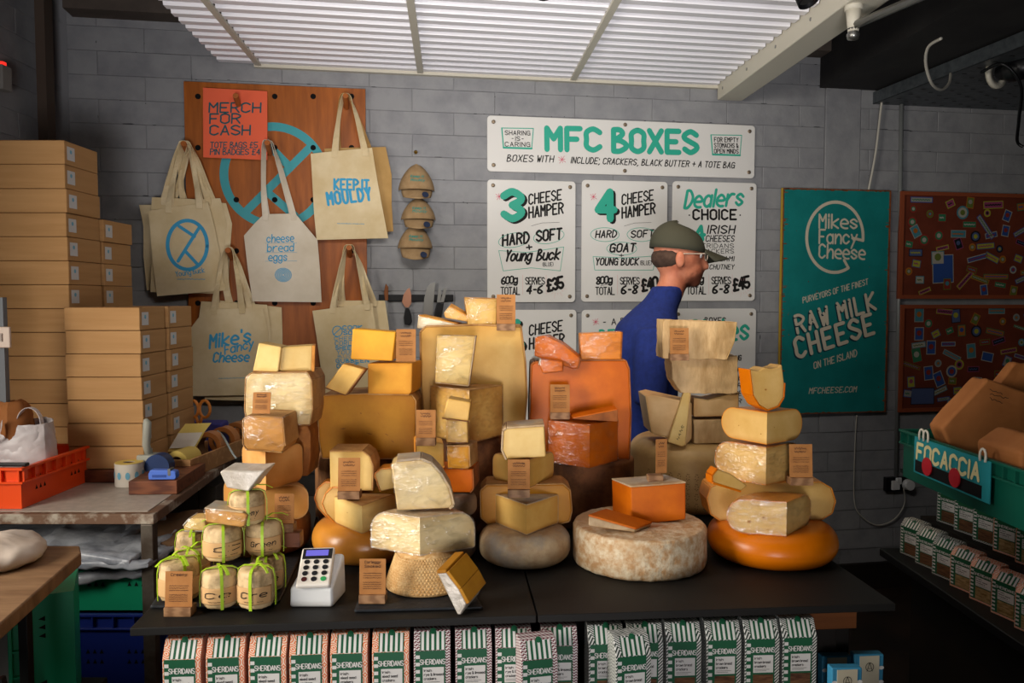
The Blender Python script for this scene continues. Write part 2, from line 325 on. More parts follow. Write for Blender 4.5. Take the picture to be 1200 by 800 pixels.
# masonry blocks laid in running bond, joints recessed
BH = .1055; BL = .394; z_ref = wl(480, 157)[1]; s_ref = wl(532, 157)[0]; sp0, sp1 = wl(967, 120)[0], wl(1009, 120)[0]
def block_mesh(L, seed):
    rr = random.Random(seed); g = .0007; c = .003; H = BH
    def j(): return rr.uniform(-.0008, .0008)
    x0, x1, z0, z1 = g, L-g, g, H-g
    v = [(x0, .012, z0), (x1, .012, z0), (x1, .012, z1), (x0, .012, z1), (x0, .0, z0), (x1, 0, z0), (x1, 0, z1), (x0, 0, z1)]
    v += [(x0+c+j(), -.0015+j()*.5, z0+c*.6+j()), (x1-c+j(), -.0015+j()*.5, z0+c*.6+j()), (x1-c+j(), -.0015+j()*.5, z1-c*.6+j()), (x0+c+j(), -.0015+j()*.5, z1-c*.6+j())]
    f = [(0, 1, 5, 4), (1, 2, 6, 5), (2, 3, 7, 6), (3, 0, 4, 7), (4, 5, 9, 8), (5, 6, 10, 9), (6, 7, 11, 10), (7, 4, 8, 11), (8, 9, 10, 11)]
    m = bpy.data.meshes.new('block'); m.from_pydata(v, [], f); m.materials.append(m_wall); return m
bcache = {}
def put_block(par, s, L, z, k=0):
    key = (round(L, 3), k % 4)
    if key not in bcache: bcache[key] = block_mesh(L, hash(key) % 999)
    o = bpy.data.objects.new('block', bcache[key]); COL.objects.link(o); o.parent = par; o.location = (s, random.uniform(-.0008, .0008), z)
r0 = int((z_ref-.75)/BH); zlow = z_ref-r0*BH
nb = 0
for r in range(-r0, 40):
    z = z_ref+r*BH
    if z+BH > 2.86: break
    s = s_ref+(BL/2 if r % 2 else 0)-6*BL
    while s < 3.35:
        a, b = max(s, -2.08), min(s+BL, 3.3)
        for q0, q1 in (((a, min(b, sp0))), (max(a, sp1), b)):
            if q1-q0 > .05: put_block(wr, q0, q1-q0, z, nb); nb += 1
        s += BL
ztop = z
lowm = MB(); rw = 1
while zlow-rw*BH > .15:
    zz = zlow-rw*BH; s = s_ref+(BL/2 if (r0+rw) % 2 else 0)-6*BL
    while s < 3.35:
        q0, q1 = max(s, -2.08)+.0012, min(s+BL, 3.3)-.0012
        if q1-q0 > .03: lowm.add([(q0, .012, zz+.001), (q1, .012, zz+.001), (q1, .012, zz+BH-.001), (q0, .012, zz+BH-.001), (q0+.003, -.003, zz+.003), (q1-.003, -.003, zz+.003), (q1-.003, -.003, zz+BH-.003), (q0+.003, -.003, zz+BH-.003)], [(0, 1, 5, 4), (1, 2, 6, 5), (2, 3, 7, 6), (3, 0, 4, 7), (4, 5, 6, 7)])
        s += BL
    rw += 1
P(lowm.build('lower_blocks', m_wall, wr), kind='stuff')
MB().box(sp0+.003, sp1-.003, -.006, .012, zlow, ztop).build('pilaster', m_wall, wr, bev=.003)
MB().box(-2.2, 3.6, -.003, .012, ztop+.002, 3.1).build('plain_masonry', m_wall, wr)
b = P(MB().box(-2.2, 3.6, -.03, -.004, 0, .14).build('baseboard_back', m_dark), kind='structure'); b.location = WO; b.rotation_euler = (0, 0, WA)
rr = random.Random(21); mb = MB()
for i in range(340):
    k = rr.randrange(1, 19); z = z_ref-r0*BH+k*BH+rr.uniform(-.003, .003); s = rr.uniform(-1.9, 3.2); l = rr.choice([.004, .006, .01, .03])*rr.uniform(.6, 1.5); t = rr.uniform(.0008, .0028)
    if rr.random() < .25: s = s_ref+BL/2*rr.randrange(-9, 14)+rr.uniform(-.002, .002); l, t = t, l*.6; z += rr.uniform(-.04, .04)
    mb.add([(s+l*math.cos(2*PI*q/6)*rr.uniform(.5, 1), -.0030, z+t*math.sin(2*PI*q/6)*rr.uniform(.5, 1)) for q in range(6)], [tuple(reversed(range(6)))])
P(mb.build('joint_chips', M('dark chip', '#2c2c30', rough=.9), wr, nrm=False), kind='stuff')  # dark flecks where the block joints are chipped
# left wall
lw = P(bpy.data.objects.new('wall_left', None), kind='structure'); COL.objects.link(lw); lw.location = (-2.03, 3.53, 0); lw.rotation_euler = (0, 0, PI/2)
MB().box(-1.5, .2, .0025, .15, 0, 3.12).build('core', m_jw, lw)
for r in range(19):
    z = zlow+.2+r*BH; s = -1.2+(BL/2 if r % 2 else 0)
    while s < .0:
        put_block(lw, s, min(BL, .04-s), z, r); s += BL
MB().box(-1.5, .04, -.003, .012, 0, zlow+.198).build('plain_masonry', m_wall, lw)
struct('wall_right', MB().box(3.6, 3.75, -.5, 4.6, 0, 3.12), m_dark)
p = at(92, 200, 3.4); struct('trim_1', MB().box(-1.975, -1.935, 3.36, 3.42, .9, 3.1), m_trim)
s0, z0 = wl(95, 13, .05); s1, _ = wl(260, 13, .05)
t = P(MB().box(s0-.05, 3.4, -.12, -.005, z0-.012, z0+.3).build('trim_2', M('beam', '#5c5148', '#4a413a', sc=6, rough=.8)), kind='structure'); t.location = WO; t.rotation_euler = (0, 0, WA)
# ================================================================ CORRUGATED CEILING CANOPY
zc = 2.6; base = WO.copy(); D = Vector((.075, -1, 0)).normalized()
can = E('ceiling_canopy', 'white corrugated plastic ceiling canopy with cream frame bars above the wall signs', 'ceiling panel', (0, 0, 0))
def cp(s, t, z): return WO+WU*s+D*t+Vector((0, 0, z))
def sdiv(px, py):
    p = atz(px, py, zc); return (p-WO).dot(WU)
sA, sB, sC, sD = sdiv(305, 80), sdiv(493, 88), sdiv(672, 95), sdiv(838, 105)
PT = .082; NT = 36
def sheet(a, b):
    mb = MB(); pr = []
    for k in range(NT):
        t = .03+k*PT; pr += [(t, .0), (t+.036, .0), (t+.046, .022), (t+.072, .022)]
    vs = []
    for t, h in pr: vs += [cp(a, t, zc+.012+h), cp(b, t, zc+.012+h)]
    mb.add(vs, [(2*i, 2*i+1, 2*i+3, 2*i+2) for i in range(len(pr)-1)]); o = mb.build('corrugated_sheet', m_panelw, can)
    so = o.modifiers.new('t', 'SOLIDIFY'); so.thickness = .002; return o
sheet(sA-.17, sA+.0); sheet(sA+.01, sB-.005); sheet(sB+.005, sC-.005); sheet(sC+.005, sD-.004)
for s_, w_ in ((sA, .012), (sB, .014), (sC, .014)):
    mb = MB(); mb.add([cp(s_-w_, .01, zc), cp(s_+w_, .01, zc), cp(s_+w_, NT*PT, zc), cp(s_-w_, NT*PT, zc), cp(s_-w_, .01, zc+.012), cp(s_+w_, .01, zc+.012), cp(s_+w_, NT*PT, zc+.012), cp(s_-w_, NT*PT, zc+.012)],
        [(0, 1, 2, 3), (7, 6, 5, 4), (0, 4, 5, 1), (1, 5, 6, 2), (2, 6, 7, 3), (3, 7, 4, 0)]); mb.build('frame_bar', m_cream, can)
mb = MB(); mb.add([cp(sA-.02, .0, zc-.004), cp(sD, .0, zc-.004), cp(sD, .03, zc-.004), cp(sA-.02, .03, zc-.004), cp(sA-.02, .0, zc+.02), cp(sD, .0, zc+.02), cp(sD, .03, zc+.02), cp(sA-.02, .03, zc+.02)],
    [(3, 2, 1, 0), (4, 5, 6, 7), (0, 1, 5, 4), (1, 2, 6, 5), (2, 3, 7, 6), (3, 0, 4, 7)]); mb.build('frame_bar', m_cream, can)
# long white lamp housing / trunking at the right edge of the canopy
tr = E('light_trunking', 'long cream metal light trunking along the right edge of the corrugated canopy', 'light fitting', tuple(cp(sD, 0, 0)))
mb = MB(); inv = Vector(cp(sD, 0, 0)); Wd = .17
a = [cp(sD, .02, zc-.06), cp(sD+.13, .02, zc-.06), cp(sD+.17, .02, zc-.02), cp(sD+.17, .02, zc+.06), cp(sD, .02, zc+.06)]
mb.prism([p-inv for p in a], D*2.9); mb.build('housing', m_cream, tr, bev=.006)
for k in range(7):
    q = cp(sD-.002, .1+k*.32, zc-.02)-inv; MB().lathe([(0, 0), (.007, 0), (.007, .004), (0, .004)], 8).build('screw', m_metal, tr, loc=q, rot=(0, PI/2, 0))
# dark concrete beam right of the trunking
q = MB(); inv2 = cp(1.66, 0, 0); a = [cp(1.5, .0, 2.63), cp(2.2, .0, 2.63), cp(2.2, 0, 3.1), cp(1.5, 0, 3.1)]
struct('trim_3', q.prism(a, D*3.2), M('dark beam', '#2c2a29', '#222020', sc=5, rough=.8))
# glass/chrome joint of fluorescent lamp at the trunking
fl = E('tube_lamp', 'unlit clear tube lamp with chrome end joint beside the cream trunking', 'lamp', tuple(at(1000, 30, 2.75)))
MB().tube([(0, 0, 0), (.45, -1.2, .0)], .014, 10).build('tube', m_metal, fl, smooth=True)
MB().tube([(0, 0, -.02), (0, 0, .05)], [.018, .026], 10).tube([(0, 0, .05), (0, 0, .075)], .03, 12).build('socket', m_cream, fl, smooth=True)
MB().lathe([(0, -.05), (.018, -.045), (.022, -.03), (.016, -.02), (.02, -.01), (0, -.008)], 12).build('end_cap', m_metal, fl, smooth=True)
# perforated cable tray
tray = E('cable_tray', 'galvanised perforated cable tray running out from the back wall at ceiling height', 'cable tray', tuple(cp(1.78, 0, 2.48)))
mb = MB(); lo = [cp(1.80, .0, 2.56)-tray.location, cp(2.75, .0, 2.56)-tray.location]
A0, A1 = lo[0], lo[1]; Dv = Vector((.18, -1, 0)).normalized()*2.4
mb.add([A0, A1, A1+Dv, A0+Dv], [(0, 1, 2, 3)]); o = mb.build('tray_bed', m_galv, tray); so = o.modifiers.new('t', 'SOLIDIFY'); so.thickness = .003
for e in (A0, A1): MB().prism([e, e+Vector((.004, 0, 0)), e+Vector((.004, 0, .06)), e+Vector((0, 0, .06))], Dv).build('tray_rim', m_galv, tray)
mb = MB(); u = (A1-A0).normalized(); dn = Dv.normalized()
for i in range(12):
    for k in range(26):
        c = A0+u*(.05+i*.078)+dn*(.05+k*.09+(.04 if i % 2 else 0))+Vector((0, 0, -.0035)); mb.add([c-u*.012-dn*.004, c+u*.012-dn*.004, c+u*.012+dn*.004, c-u*.012+dn*.004], [(0, 1, 2, 3)])
P(mb.build('slots', m_holes, tray), kind='stuff')
for k in range(2):
    c = A0+dn*(.9+.8*k)+u*.05; MB().tube([c, c+Vector((0, 0, .56))], .005).build('hanger_rod', m_galv, tray)
def cable(name, label, pts, r, m, cat='cable'):
    pts = [Vector(p) for p in pts]; fine = []
    for i in range(len(pts)-1):
        a = pts[i-1] if i else pts[0]; b = pts[i]; c = pts[i+1]; d = pts[i+2] if i+2 < len(pts) else pts[-1]
        for k in range(8):
            t = k/8; fine.append(.5*(2*b+(c-a)*t+(2*a-5*b+4*c-d)*t*t+(3*b-a-3*c+d)*t**3))
    fine.append(pts[-1]); o = MB().tube(fine, r, 6).build(name, m, smooth=True); return P(o, label, cat)
def wp(px, py, off): s, z = wl(px, py, off); return WO+WU*s-WN*off+Vector((0, 0, z))
m_cab = M('white cable', '#b9b4a8', rough=.5); m_grey = M('grey conduit', '#8f9290', rough=.4, metal=.4)
cable('power_cable', 'white cable hanging from cable tray down behind top of the teal sign', [wp(1045, 72, .12), wp(1037, 95, .06), wp(1032, 130, .03), wp(1026, 180, .03), wp(1018, 222, .03)], .006, m_cab)
cable('looped_cable', 'white cable looped under the ceiling cable tray', [at(1103, 45, 3.0), at(1088, 55, 3.1), at(1085, 75, 3.2), at(1092, 98, 3.3), at(1103, 105, 3.4), at(1112, 98, 3.5), at(1114, 86, 3.6)], .006, m_cab)
cable('black_cable', 'black cable drooping down the far right of the grey wall', [at(1150, 85, 3.5), at(1175, 75, 3.4), at(1196, 100, 3.4), at(1194, 140, 3.5), at(1192, 165, 3.6), at(1199, 172, 3.6)], .007, m_blackp)
cd = P(MB().tube([wp(1057, 95, .02), wp(1050, 566, .02)], .0105, 8).build('conduit', m_grey, smooth=True), 'vertical grey metal conduit pipe between the teal sign and sticker boards', 'pipe')
s, z = wl(1048, 565, .0); so = WE('wall_socket', 'double plug socket at the foot of the grey conduit', 'socket', s, z)
MB().box(-.07, .07, -.035, -.006, -.04, .035).build('back_box', m_blackp, so, bev=.003)
MB().box(-.045, .0, -.05, -.035, -.03, .02).box(-.02, .01, -.05, -.035, .0, .035).build('plug', m_whitep, so, bev=.004)
MB().lathe([(0, 0), (.03, 0), (.026, .03), (0, .032)], 16).build('plug', m_whitep, so, loc=(.05, -.036, -.005), rot=(PI/2, 0, 0), smooth=False)
cable('flex_lead', 'pale flex lead looping below the plug socket on the dark wall', [wp(1059, 572, .06), wp(1060, 590, .04), wp(1048, 608, .03), wp(1028, 615, .02), wp(1010, 605, .02), wp(1001, 585, .02), wp(1002, 520, .02), wp(1004, 486, .02)], .0032, m_cab)
# round black device at right edge by the ceiling
sk = E('wall_speaker', 'black round loudspeaker near the ceiling at the right end of the back wall', 'speaker', tuple(at(1185, 82, 3.5)))
MB().lathe([(0, -.06), (.03, -.055), (.04, -.02), (.055, 0), (.052, .1), (0, .1)], 20).build('horn', m_blackp, sk, rot=(PI/2, 0, .45), smooth=True)
MB().lathe([(.04, 0), (.066, 0), (.066, .015), (.04, .015), (.04, 0)], 20).build('rim', m_cream, sk, loc=(-.035, .06, 0), rot=(PI/2, 0, .45), smooth=True)
# spot lamps on the canopy
def spot(px, py, Y, label, lit, m_body, aim):
    p = at(px, py, Y); r = E('spot_lamp', label, 'spot lamp', tuple(p)); ro = Vector(aim).to_track_quat('-Z', 'Y').to_euler()
    MB().lathe([(.0, .07), (.022, .07), (.03, .05), (.032, 0), (.028, 0), (.026, .04), (0, .045)], 24).build('housing', m_body, r, rot=ro, smooth=True)
    MB().lathe([(0, .012), (.026, .012), (.026, .016), (0, .016)], 24).build('bulb', M('lit bulb', (1, .72, .38), emit=14) if lit else m_metal, r, rot=ro)
    MB().tube([(0, 0, .05), (0, 0, 2.6-p.z+.012)], .006).build('stem', m_body, r)
    if lit:
        l = bpy.data.lights.new('spot', 'SPOT'); l.energy = 16; l.color = (1, .72, .42); l.spot_size = 1.5; l.spot_blend = .8; l.shadow_soft_size = .03
        o = bpy.data.objects.new('spot_light', l); COL.objects.link(o); o.location = p+Vector(aim).normalized()*.03; o.rotation_euler = ro
spot(803, -3, 2.6, 'lit warm spot lamp under the corrugated canopy, above the wide sign', True, m_cream, (0, .15, -1))
spot(948, 2, 2.4, 'white spot lamp with black ring beside the cream trunking', False, m_blackp, (.3, -.4, -1))
spot(640, -7, 2.45, 'black spot lamp peeking in at the top middle of the canopy', False, m_blackp, (.2, -.3, -1))
# ================================================================ WALL SIGNS
PY = -.0115
def panel(name, label, cat, x0, y0, x1, y1, off=.012, group=None, rad=.018, mat=None, th=.008):
    sa, za = wl(x0, y0, off); sb, zb = wl(x1, y1, off); sc, zc_ = (sa+sb)/2, (za+zb)/2
    r = WE(name, label, cat, sc, zc_, 0, group); w, h = abs(sb-sa), abs(za-zb)
    pl = rrect(-w/2, w/2, -h/2, h/2, rad, -off+th)
    MB().prism(pl, (0, -th, 0)).build('panel', mat or m_white, r, bev=.0012, seg=1)
    Lp = lambda px, py: (wl(px, py, off)[0]-sc, wl(px, py, off)[1]-zc_)
    return r, w, h, Lp
def bolts(r, w, h, off, pts):
    for x, z in pts: MB().lathe([(0, 0), (.0095, 0), (.0095, .003), (.006, .0055), (0, .006)], 14).build('bolt', m_bronze, r, loc=(x, -off, z), rot=(PI/2, 0, 0))
def T(mb, Lp, s, x0, y0, x1, y1, hp, wt=.16, sl=.0, mi=0, d=0, **k):
    a, b = Lp(x0, y0), Lp(x1, y1); h = Lp(x0, y0-hp)[1]-a[1]; tx(mb, s, a, b, h, wt, sl, YT-d, mi, **k)
YT = -.0132
SM = [m_ink, m_teal, m_pink, m_pink2, m_white]
# main sign
r, w, h, L = panel('wall_sign', 'wide white sign headed with large turquoise lettering above the menu panels', 'sign', 571, 135, 884, 209)
bolts(r, w, h, .012, [(-w/2+.03, h/2-.03), (-w/2+.03, -h/2+.03), (w/2-.03, h/2-.03), (w/2-.03, -h/2+.03), (.0, h/2-.02), (.0, -h/2+.02)])
mb = MB(); T(mb, L, 'MFC', 641, 175, 703, 176, 25, .26, mi=1, gap=1.9); T(mb, L, 'BOXES', 719, 177, 816, 179, 25, .26, mi=1, gap=1.9)
T(mb, L, 'BOXES WITH', 594, 189, 648, 190, 7.5, .15, .2); T(mb, L, "INCLUDE; CRACKERS, BLACK BUTTER + A TOTE BAG", 669, 191, 860, 197, 7, .16, .2)
star(mb, L(658.5, 187), .022, .002, YT, 2)
for (xx0, xx1, yy, ls) in ((588, 626, 150, ['SHARING', '-IS-', 'CARING']), (833, 870, 158, ['FOR EMPTY', 'STOMACHS &', 'OPEN MINDS'])):
    pp = [L(xx0, yy), L(xx1-1, yy+.5), L(xx1-3, yy+24), L(xx0+2, yy+23), L(xx0, yy)]
    stroke(mb, pp, .004, YT, 1); stroke(mb, pp[2:4], .009, YT, 1); stroke(mb, pp[3:5], .006, YT, 1)
    for i, t in enumerate(ls):
        a0, a1 = (xx0+4, xx1-5) if t != '-IS-' else (xx0+11, xx1-12)
        T(mb, L, t, a0, yy+8+i*6.7, a1, yy+8.5+i*6.7, 5, .17)
mb.build('lettering', SM, r, nrm=False)
def hamper(x0, y0, x1, y1, label, num, wt_, tot, srv, price, third=None, kind=0):
    r, w, h, L = panel('menu_sign', label, 'sign', x0, y0, x1, y1)
    bolts(r, w, h, .012, [(sx*(w/2-.028), sz*(h/2-.028)) for sx in (-1, 1) for sz in (-1, 1)])
    W_ = x1-x0; H_ = y1-y0; q = lambda u, v: (x0+W_*u, y0+H_*v)
    mb = MB()
    def TT(s, u0, v0, u1, v1, hv, **k):
        a, b = q(u0, v0), q(u1, v1); T(mb, L, s, a[0], a[1], b[0], b[1], hv*H_, **k)
    if kind in (0, 1, 3):
        TT(num, .215, .335, .41, .335, .22, wt=.27, d=-.0006)
        TT(num, .19, .32, .38, .32, .22, wt=.28, mi=1); star(mb, L(*q(.135, .14)), .02, .002, YT, 2)
        TT('CHEESE', .475, .205, .84, .165, .08, wt=.16, sl=.18, gap=1.9); TT('HAMPER', .475, .315, .86, .275, .085, wt=.17, sl=.15, gap=1.9)
        stroke(mb, [L(*q(.5, .38)), L(*q(.62, .355)), L(*q(.82, .35))], .0015, YT)
    if kind == 0:
        ring(mb, L(*q(.305, .495)), .077, .034, .0025, YT, 1, rot=.17); ring(mb, L(*q(.70, .465)), .077, .034, .0025, YT, 1, rot=.17)
        TT('HARD', .175, .54, .47, .515, .085, wt=.2, sl=.15); TT('SOFT', .56, .505, .84, .485, .085, wt=.2, sl=.15); TT('+', .45, .58, .51, .575, .05, wt=.25)
        TT('Young', .2, .665, .49, .66, .085, wt=.19, sl=.3); TT('Buck', .56, .66, .81, .65, .085, wt=.19, sl=.3); TT('(BLUE)', .63, .708, .75, .705, .03, wt=.14)
        stroke(mb, [L(*q(.13, .58)), L(*q(.45, .595)), L(*q(.87, .55)), L(*q(.83, .745)), L(*q(.5, .72)), L(*q(.18, .745)), L(*q(.13, .58))], .0025, YT, 1)
    if kind == 1:
        ring(mb, L(*q(.27, .45)), .073, .034, .0025, YT, 1); ring(mb, L(*q(.70, .45)), .073, .034, .0025, YT, 1); ring(mb, L(*q(.47, .565)), .077, .032, .0025, YT, 1)
        TT('HARD', .16, .475, .40, .47, .055, wt=.2, sl=.2); TT('SOFT', .58, .475, .84, .465, .055, wt=.2, sl=.2); TT('GOAT', .33, .592, .62, .588, .065, wt=.22, sl=.2); TT('+', .44, .635, .49, .635, .03, wt=.25)
        TT('YOUNG BUCK', .16, .698, .66, .698, .055, wt=.2, sl=.15); TT('(BLUE)', .69, .698, .82, .698, .035, wt=.12)
        stroke(mb, [L(*q(.13, .63)), L(*q(.5, .64)), L(*q(.88, .625)), L(*q(.84, .74)), L(*q(.15, .74)), L(*q(.13, .63))], .0025, YT, 1)
    if kind == 2:
        TT('Dealers', .14, .225, .84, .2, .14, wt=.17, sl=.25, mi=1); TT('CHOICE', .25, .32, .77, .32, .08, wt=.22)
        disc(mb, L(*q(.2, .285)), .004, YT); disc(mb, L(*q(.82, .285)), .004, YT)
        TT('4', .28, .495, .39, .485, .11, wt=.28, mi=1); TT('IRISH', .42, .437, .745, .437, .065, wt=.18, sl=.2); TT('CHEESES', .4, .505, .74, .505, .05, wt=.16, sl=.2)
        TT('SHERIDANS', .22, .558, .74, .558, .035, wt=.14); TT('CRACKERS', .3, .603, .74, .603, .035, wt=.14); TT('IRISH SALAMI', .2, .667, .74, .667, .038, wt=.18, sl=.2); TT('JAR OF CHUTNEY', .18, .735, .74, .735, .038, wt=.17, sl=.2)
    mb.build('lettering', SM, r, nrm=False); return r, L, w, h
def prices(r, L, x, yb, tot, srv, price):
    mb = MB()
    T(mb, L, tot, x, yb-12, x+18, yb-14, 8, .24, .15, gap=.8); stroke(mb, [L(x+5, yb-10.5), L(x+16, yb-12.5)], .002, YT); T(mb, L, 'TOTAL', x-1, yb, x+21, yb, 8.5, .15, gap=1.3)
    T(mb, L, 'SERVES', x+28, yb-12, x+50, yb-12, 8, .15, gap=1.2); T(mb, L, srv, x+29, yb-1, x+47, yb-1.5, 9, .24, .2, gap=1.2)
    for q in (24.5, 52): stroke(mb, [L(x+q, yb-23), L(x+q, yb)], .0012, YT, 3)
    T(mb, L, price, x+54, yb-4, x+72, yb-8, 13, .24, .1, gap=1.0); star(mb, L(x+64, yb-9), .055, .001, YT, 3, 16, .03)
    mb.build('price_lettering', SM, r, nrm=False)
r, L, w, h = hamper(571, 210, 674, 354, 'white menu sign reading 3 cheese hamper at the left of the middle row', '3', 0, 0, 0, 0, kind=0); prices(r, L, 588, 345, '600g', '4-6', '£35')
r, L, w, h = hamper(682, 210.5, 781, 353.5, 'white menu sign reading 4 cheese hamper, partly behind the man', '4', 0, 0, 0, 0, kind=1); prices(r, L, 699, 345, '800g', '6-8', '£40')
r, L, w, h = hamper(788.5, 212, 884.5, 352.5, 'white menu sign with turquoise script above the word choice', '', 0, 0, 0, 0, kind=2); prices(r, L, 806, 344.5, '800g', '6-8', '£45')
hamper(571, 363, 675, 509, 'white menu sign reading 6 cheese hamper, half hidden by stacked cheeses', '6', 0, 0, 0, 0, kind=3)
r, w, h, L = panel('menu_sign', 'white menu sign in the bottom row directly behind the man', 'sign', 682, 363, 781.5, 507)
bolts(r, w, h, .012, [(sx*(w/2-.028), sz*(h/2-.028)) for sx in (-1, 1) for sz in (-1, 1)])
mb = MB(); T(mb, L, '- A BIT', 706, 381, 742, 379, 7, .16); T(mb, L, 'BETTER', 703, 398, 760, 396, 11, .22, mi=1); star(mb, L(698, 377), .02, .002, YT, 2); mb.build('lettering', SM, r, nrm=False)
r, w, h, L = panel('menu_sign', 'white menu sign at bottom right of the group, behind the parmesan tower', 'sign', 788.5, 361.5, 884, 503)
bolts(r, w, h, .012, [(sx*(w/2-.028), sz*(h/2-.028)) for sx in (-1, 1) for sz in (-1, 1)])
mb = MB(); T(mb, L, 'BOXES', 826, 379, 850, 379, 7, .16); T(mb, L, 'Plates', 810, 400, 876, 397, 24, .15, .1, mi=1); T(mb, L, 'COOKING', 846, 424, 868, 422, 6, .18, .2)
for i in range(5): T(mb, L, 'MORE'[:3+i % 2], 852, 436+i*9, 868, 436+i*9, 5, .18, .2)
mb.build('lettering', SM, r, nrm=False)
# ---- teal painted board
r, w, h, L = panel('painted_sign', 'tall teal painted board with worn rusty edges and cream lettering on right wall', 'sign', 918, 220, 1038, 482.5, off=.04, rad=.003, th=.012,
    mat=M('teal board', '#157c78', '#11706c', sc=6, rough=.5, bump=.2, c3=None))
YT = -.0405; RM = [M('cream paint', '#c9bda6', rough=.6), M('navy shadow paint', '#10333e', rough=.6), M('bare rusty wood', '#8a4a22', '#5e3216', sc=40, rough=.8)]
MB().box(-w/2-.006, -w/2-.0005, -.04, -.028, -h/2, h/2).build('yellow_edge', M('yellow edge', '#b08d2c', rough=.6), r)
mb = MB(); c = L(978.5, 278); 
ring(mb, c, .158, .180, .016, YT, 0, -.08, 2*PI-1.05, 60)
a = -.08; e1 = (c[0]+.158*math.cos(a), c[1]+.18*math.sin(a)); stroke(mb, [e1, (e1[0]-.06, e1[1]+.012)], .014, YT, 0)
a = -1.05; e2 = (c[0]+.158*math.cos(a), c[1]+.18*math.sin(a)); stroke(mb, [e2, (e2[0]-.025, e2[1]+.04)], .014, YT, 0)
T(mb, L, 'Mikes', 960, 267, 1004, 267.5, 16, .14, gap=1.8); T(mb, L, 'Fancy', 960, 285, 1004, 285.5, 16, .14, gap=1.8); T(mb, L, 'Cheese', 960, 302, 1013, 303.5, 16, .14, gap=1.8)
T(mb, L, 'PURVEYORS OF THE FINEST', 941, 355, 1017, 333, 6.5, .15, .2)
for d, mi, ox, oy in ((-.0003, 1, -1.3, 1.6), (0, 0, 0, 0)):
    T(mb, L, 'RAW MILK', 935+ox, 390+oy, 1026+ox, 362+oy, 20, .18, .05, mi=mi, d=d, gap=2.6, space=3.4); T(mb, L, 'CHEESE', 935+ox, 419+oy, 1024+ox, 390+oy, 23, .19, .05, mi=mi, d=d, gap=2.6)
T(mb, L, 'ON THE ISLAND', 954, 432, 1004, 417, 7.5, .15, .2); T(mb, L, 'MFCHEESE.COM', 948, 461, 1003, 459, 6.5, .16, .2)
mb.build('lettering', RM, r, nrm=False)
mb = MB(); rr = random.Random(3)
for i in range(150):   # chipped paint along the edges showing bare timber
    e = rr.choice('lrtb'); l = rr.uniform(.006, .035); t = rr.uniform(.002, .006)
    if e in 'lr': x = (-w/2+l/2 if e == 'l' else w/2-l/2); z = rr.uniform(-h/2, h/2); 
    else: x = rr.uniform(-w/2, w/2); l *= 1.3; z = (h/2-t if e == 't' else -h/2+t)
    if rr.random() < .15: x, z = rr.uniform(-w/2, w/2)*.9, rr.uniform(-h/2, h/2)*.9; l *= .35
    n = 7; mb.add([(min(w/2, max(-w/2, x+l/2*math.cos(2*PI*q/n)*rr.uniform(.6, 1))), -.0402, z+t*math.sin(2*PI*q/n)*rr.uniform(.5, 1)) for q in range(n)], [tuple(reversed(range(n)))])
for x0, x1, z0, z1 in ((-w/2, w/2, h/2-.006, h/2), (-w/2, -w/2+.006, -h/2, h/2), (w/2-.01, w/2, -h/2, h/2), (-w/2, w/2, -h/2, -h/2+.005)): mb.add([(x0, -.0401, z0), (x1, -.0401, z0), (x1, -.0401, z1), (x0, -.0401, z1)], [(0, 1, 2, 3)])
P(mb.build('worn_patches', RM[2], r, nrm=False), kind='stuff')
# small teal board low on the wall behind the cheeses
r, w, h, L = panel('teal_board', 'small turquoise painted board low on wall between two cheese towers', 'sign', 478, 422, 560, 640, off=.03, rad=.003, mat=M('turquoise board', '#1f9482', '#1a8576', sc=8, rough=.5))
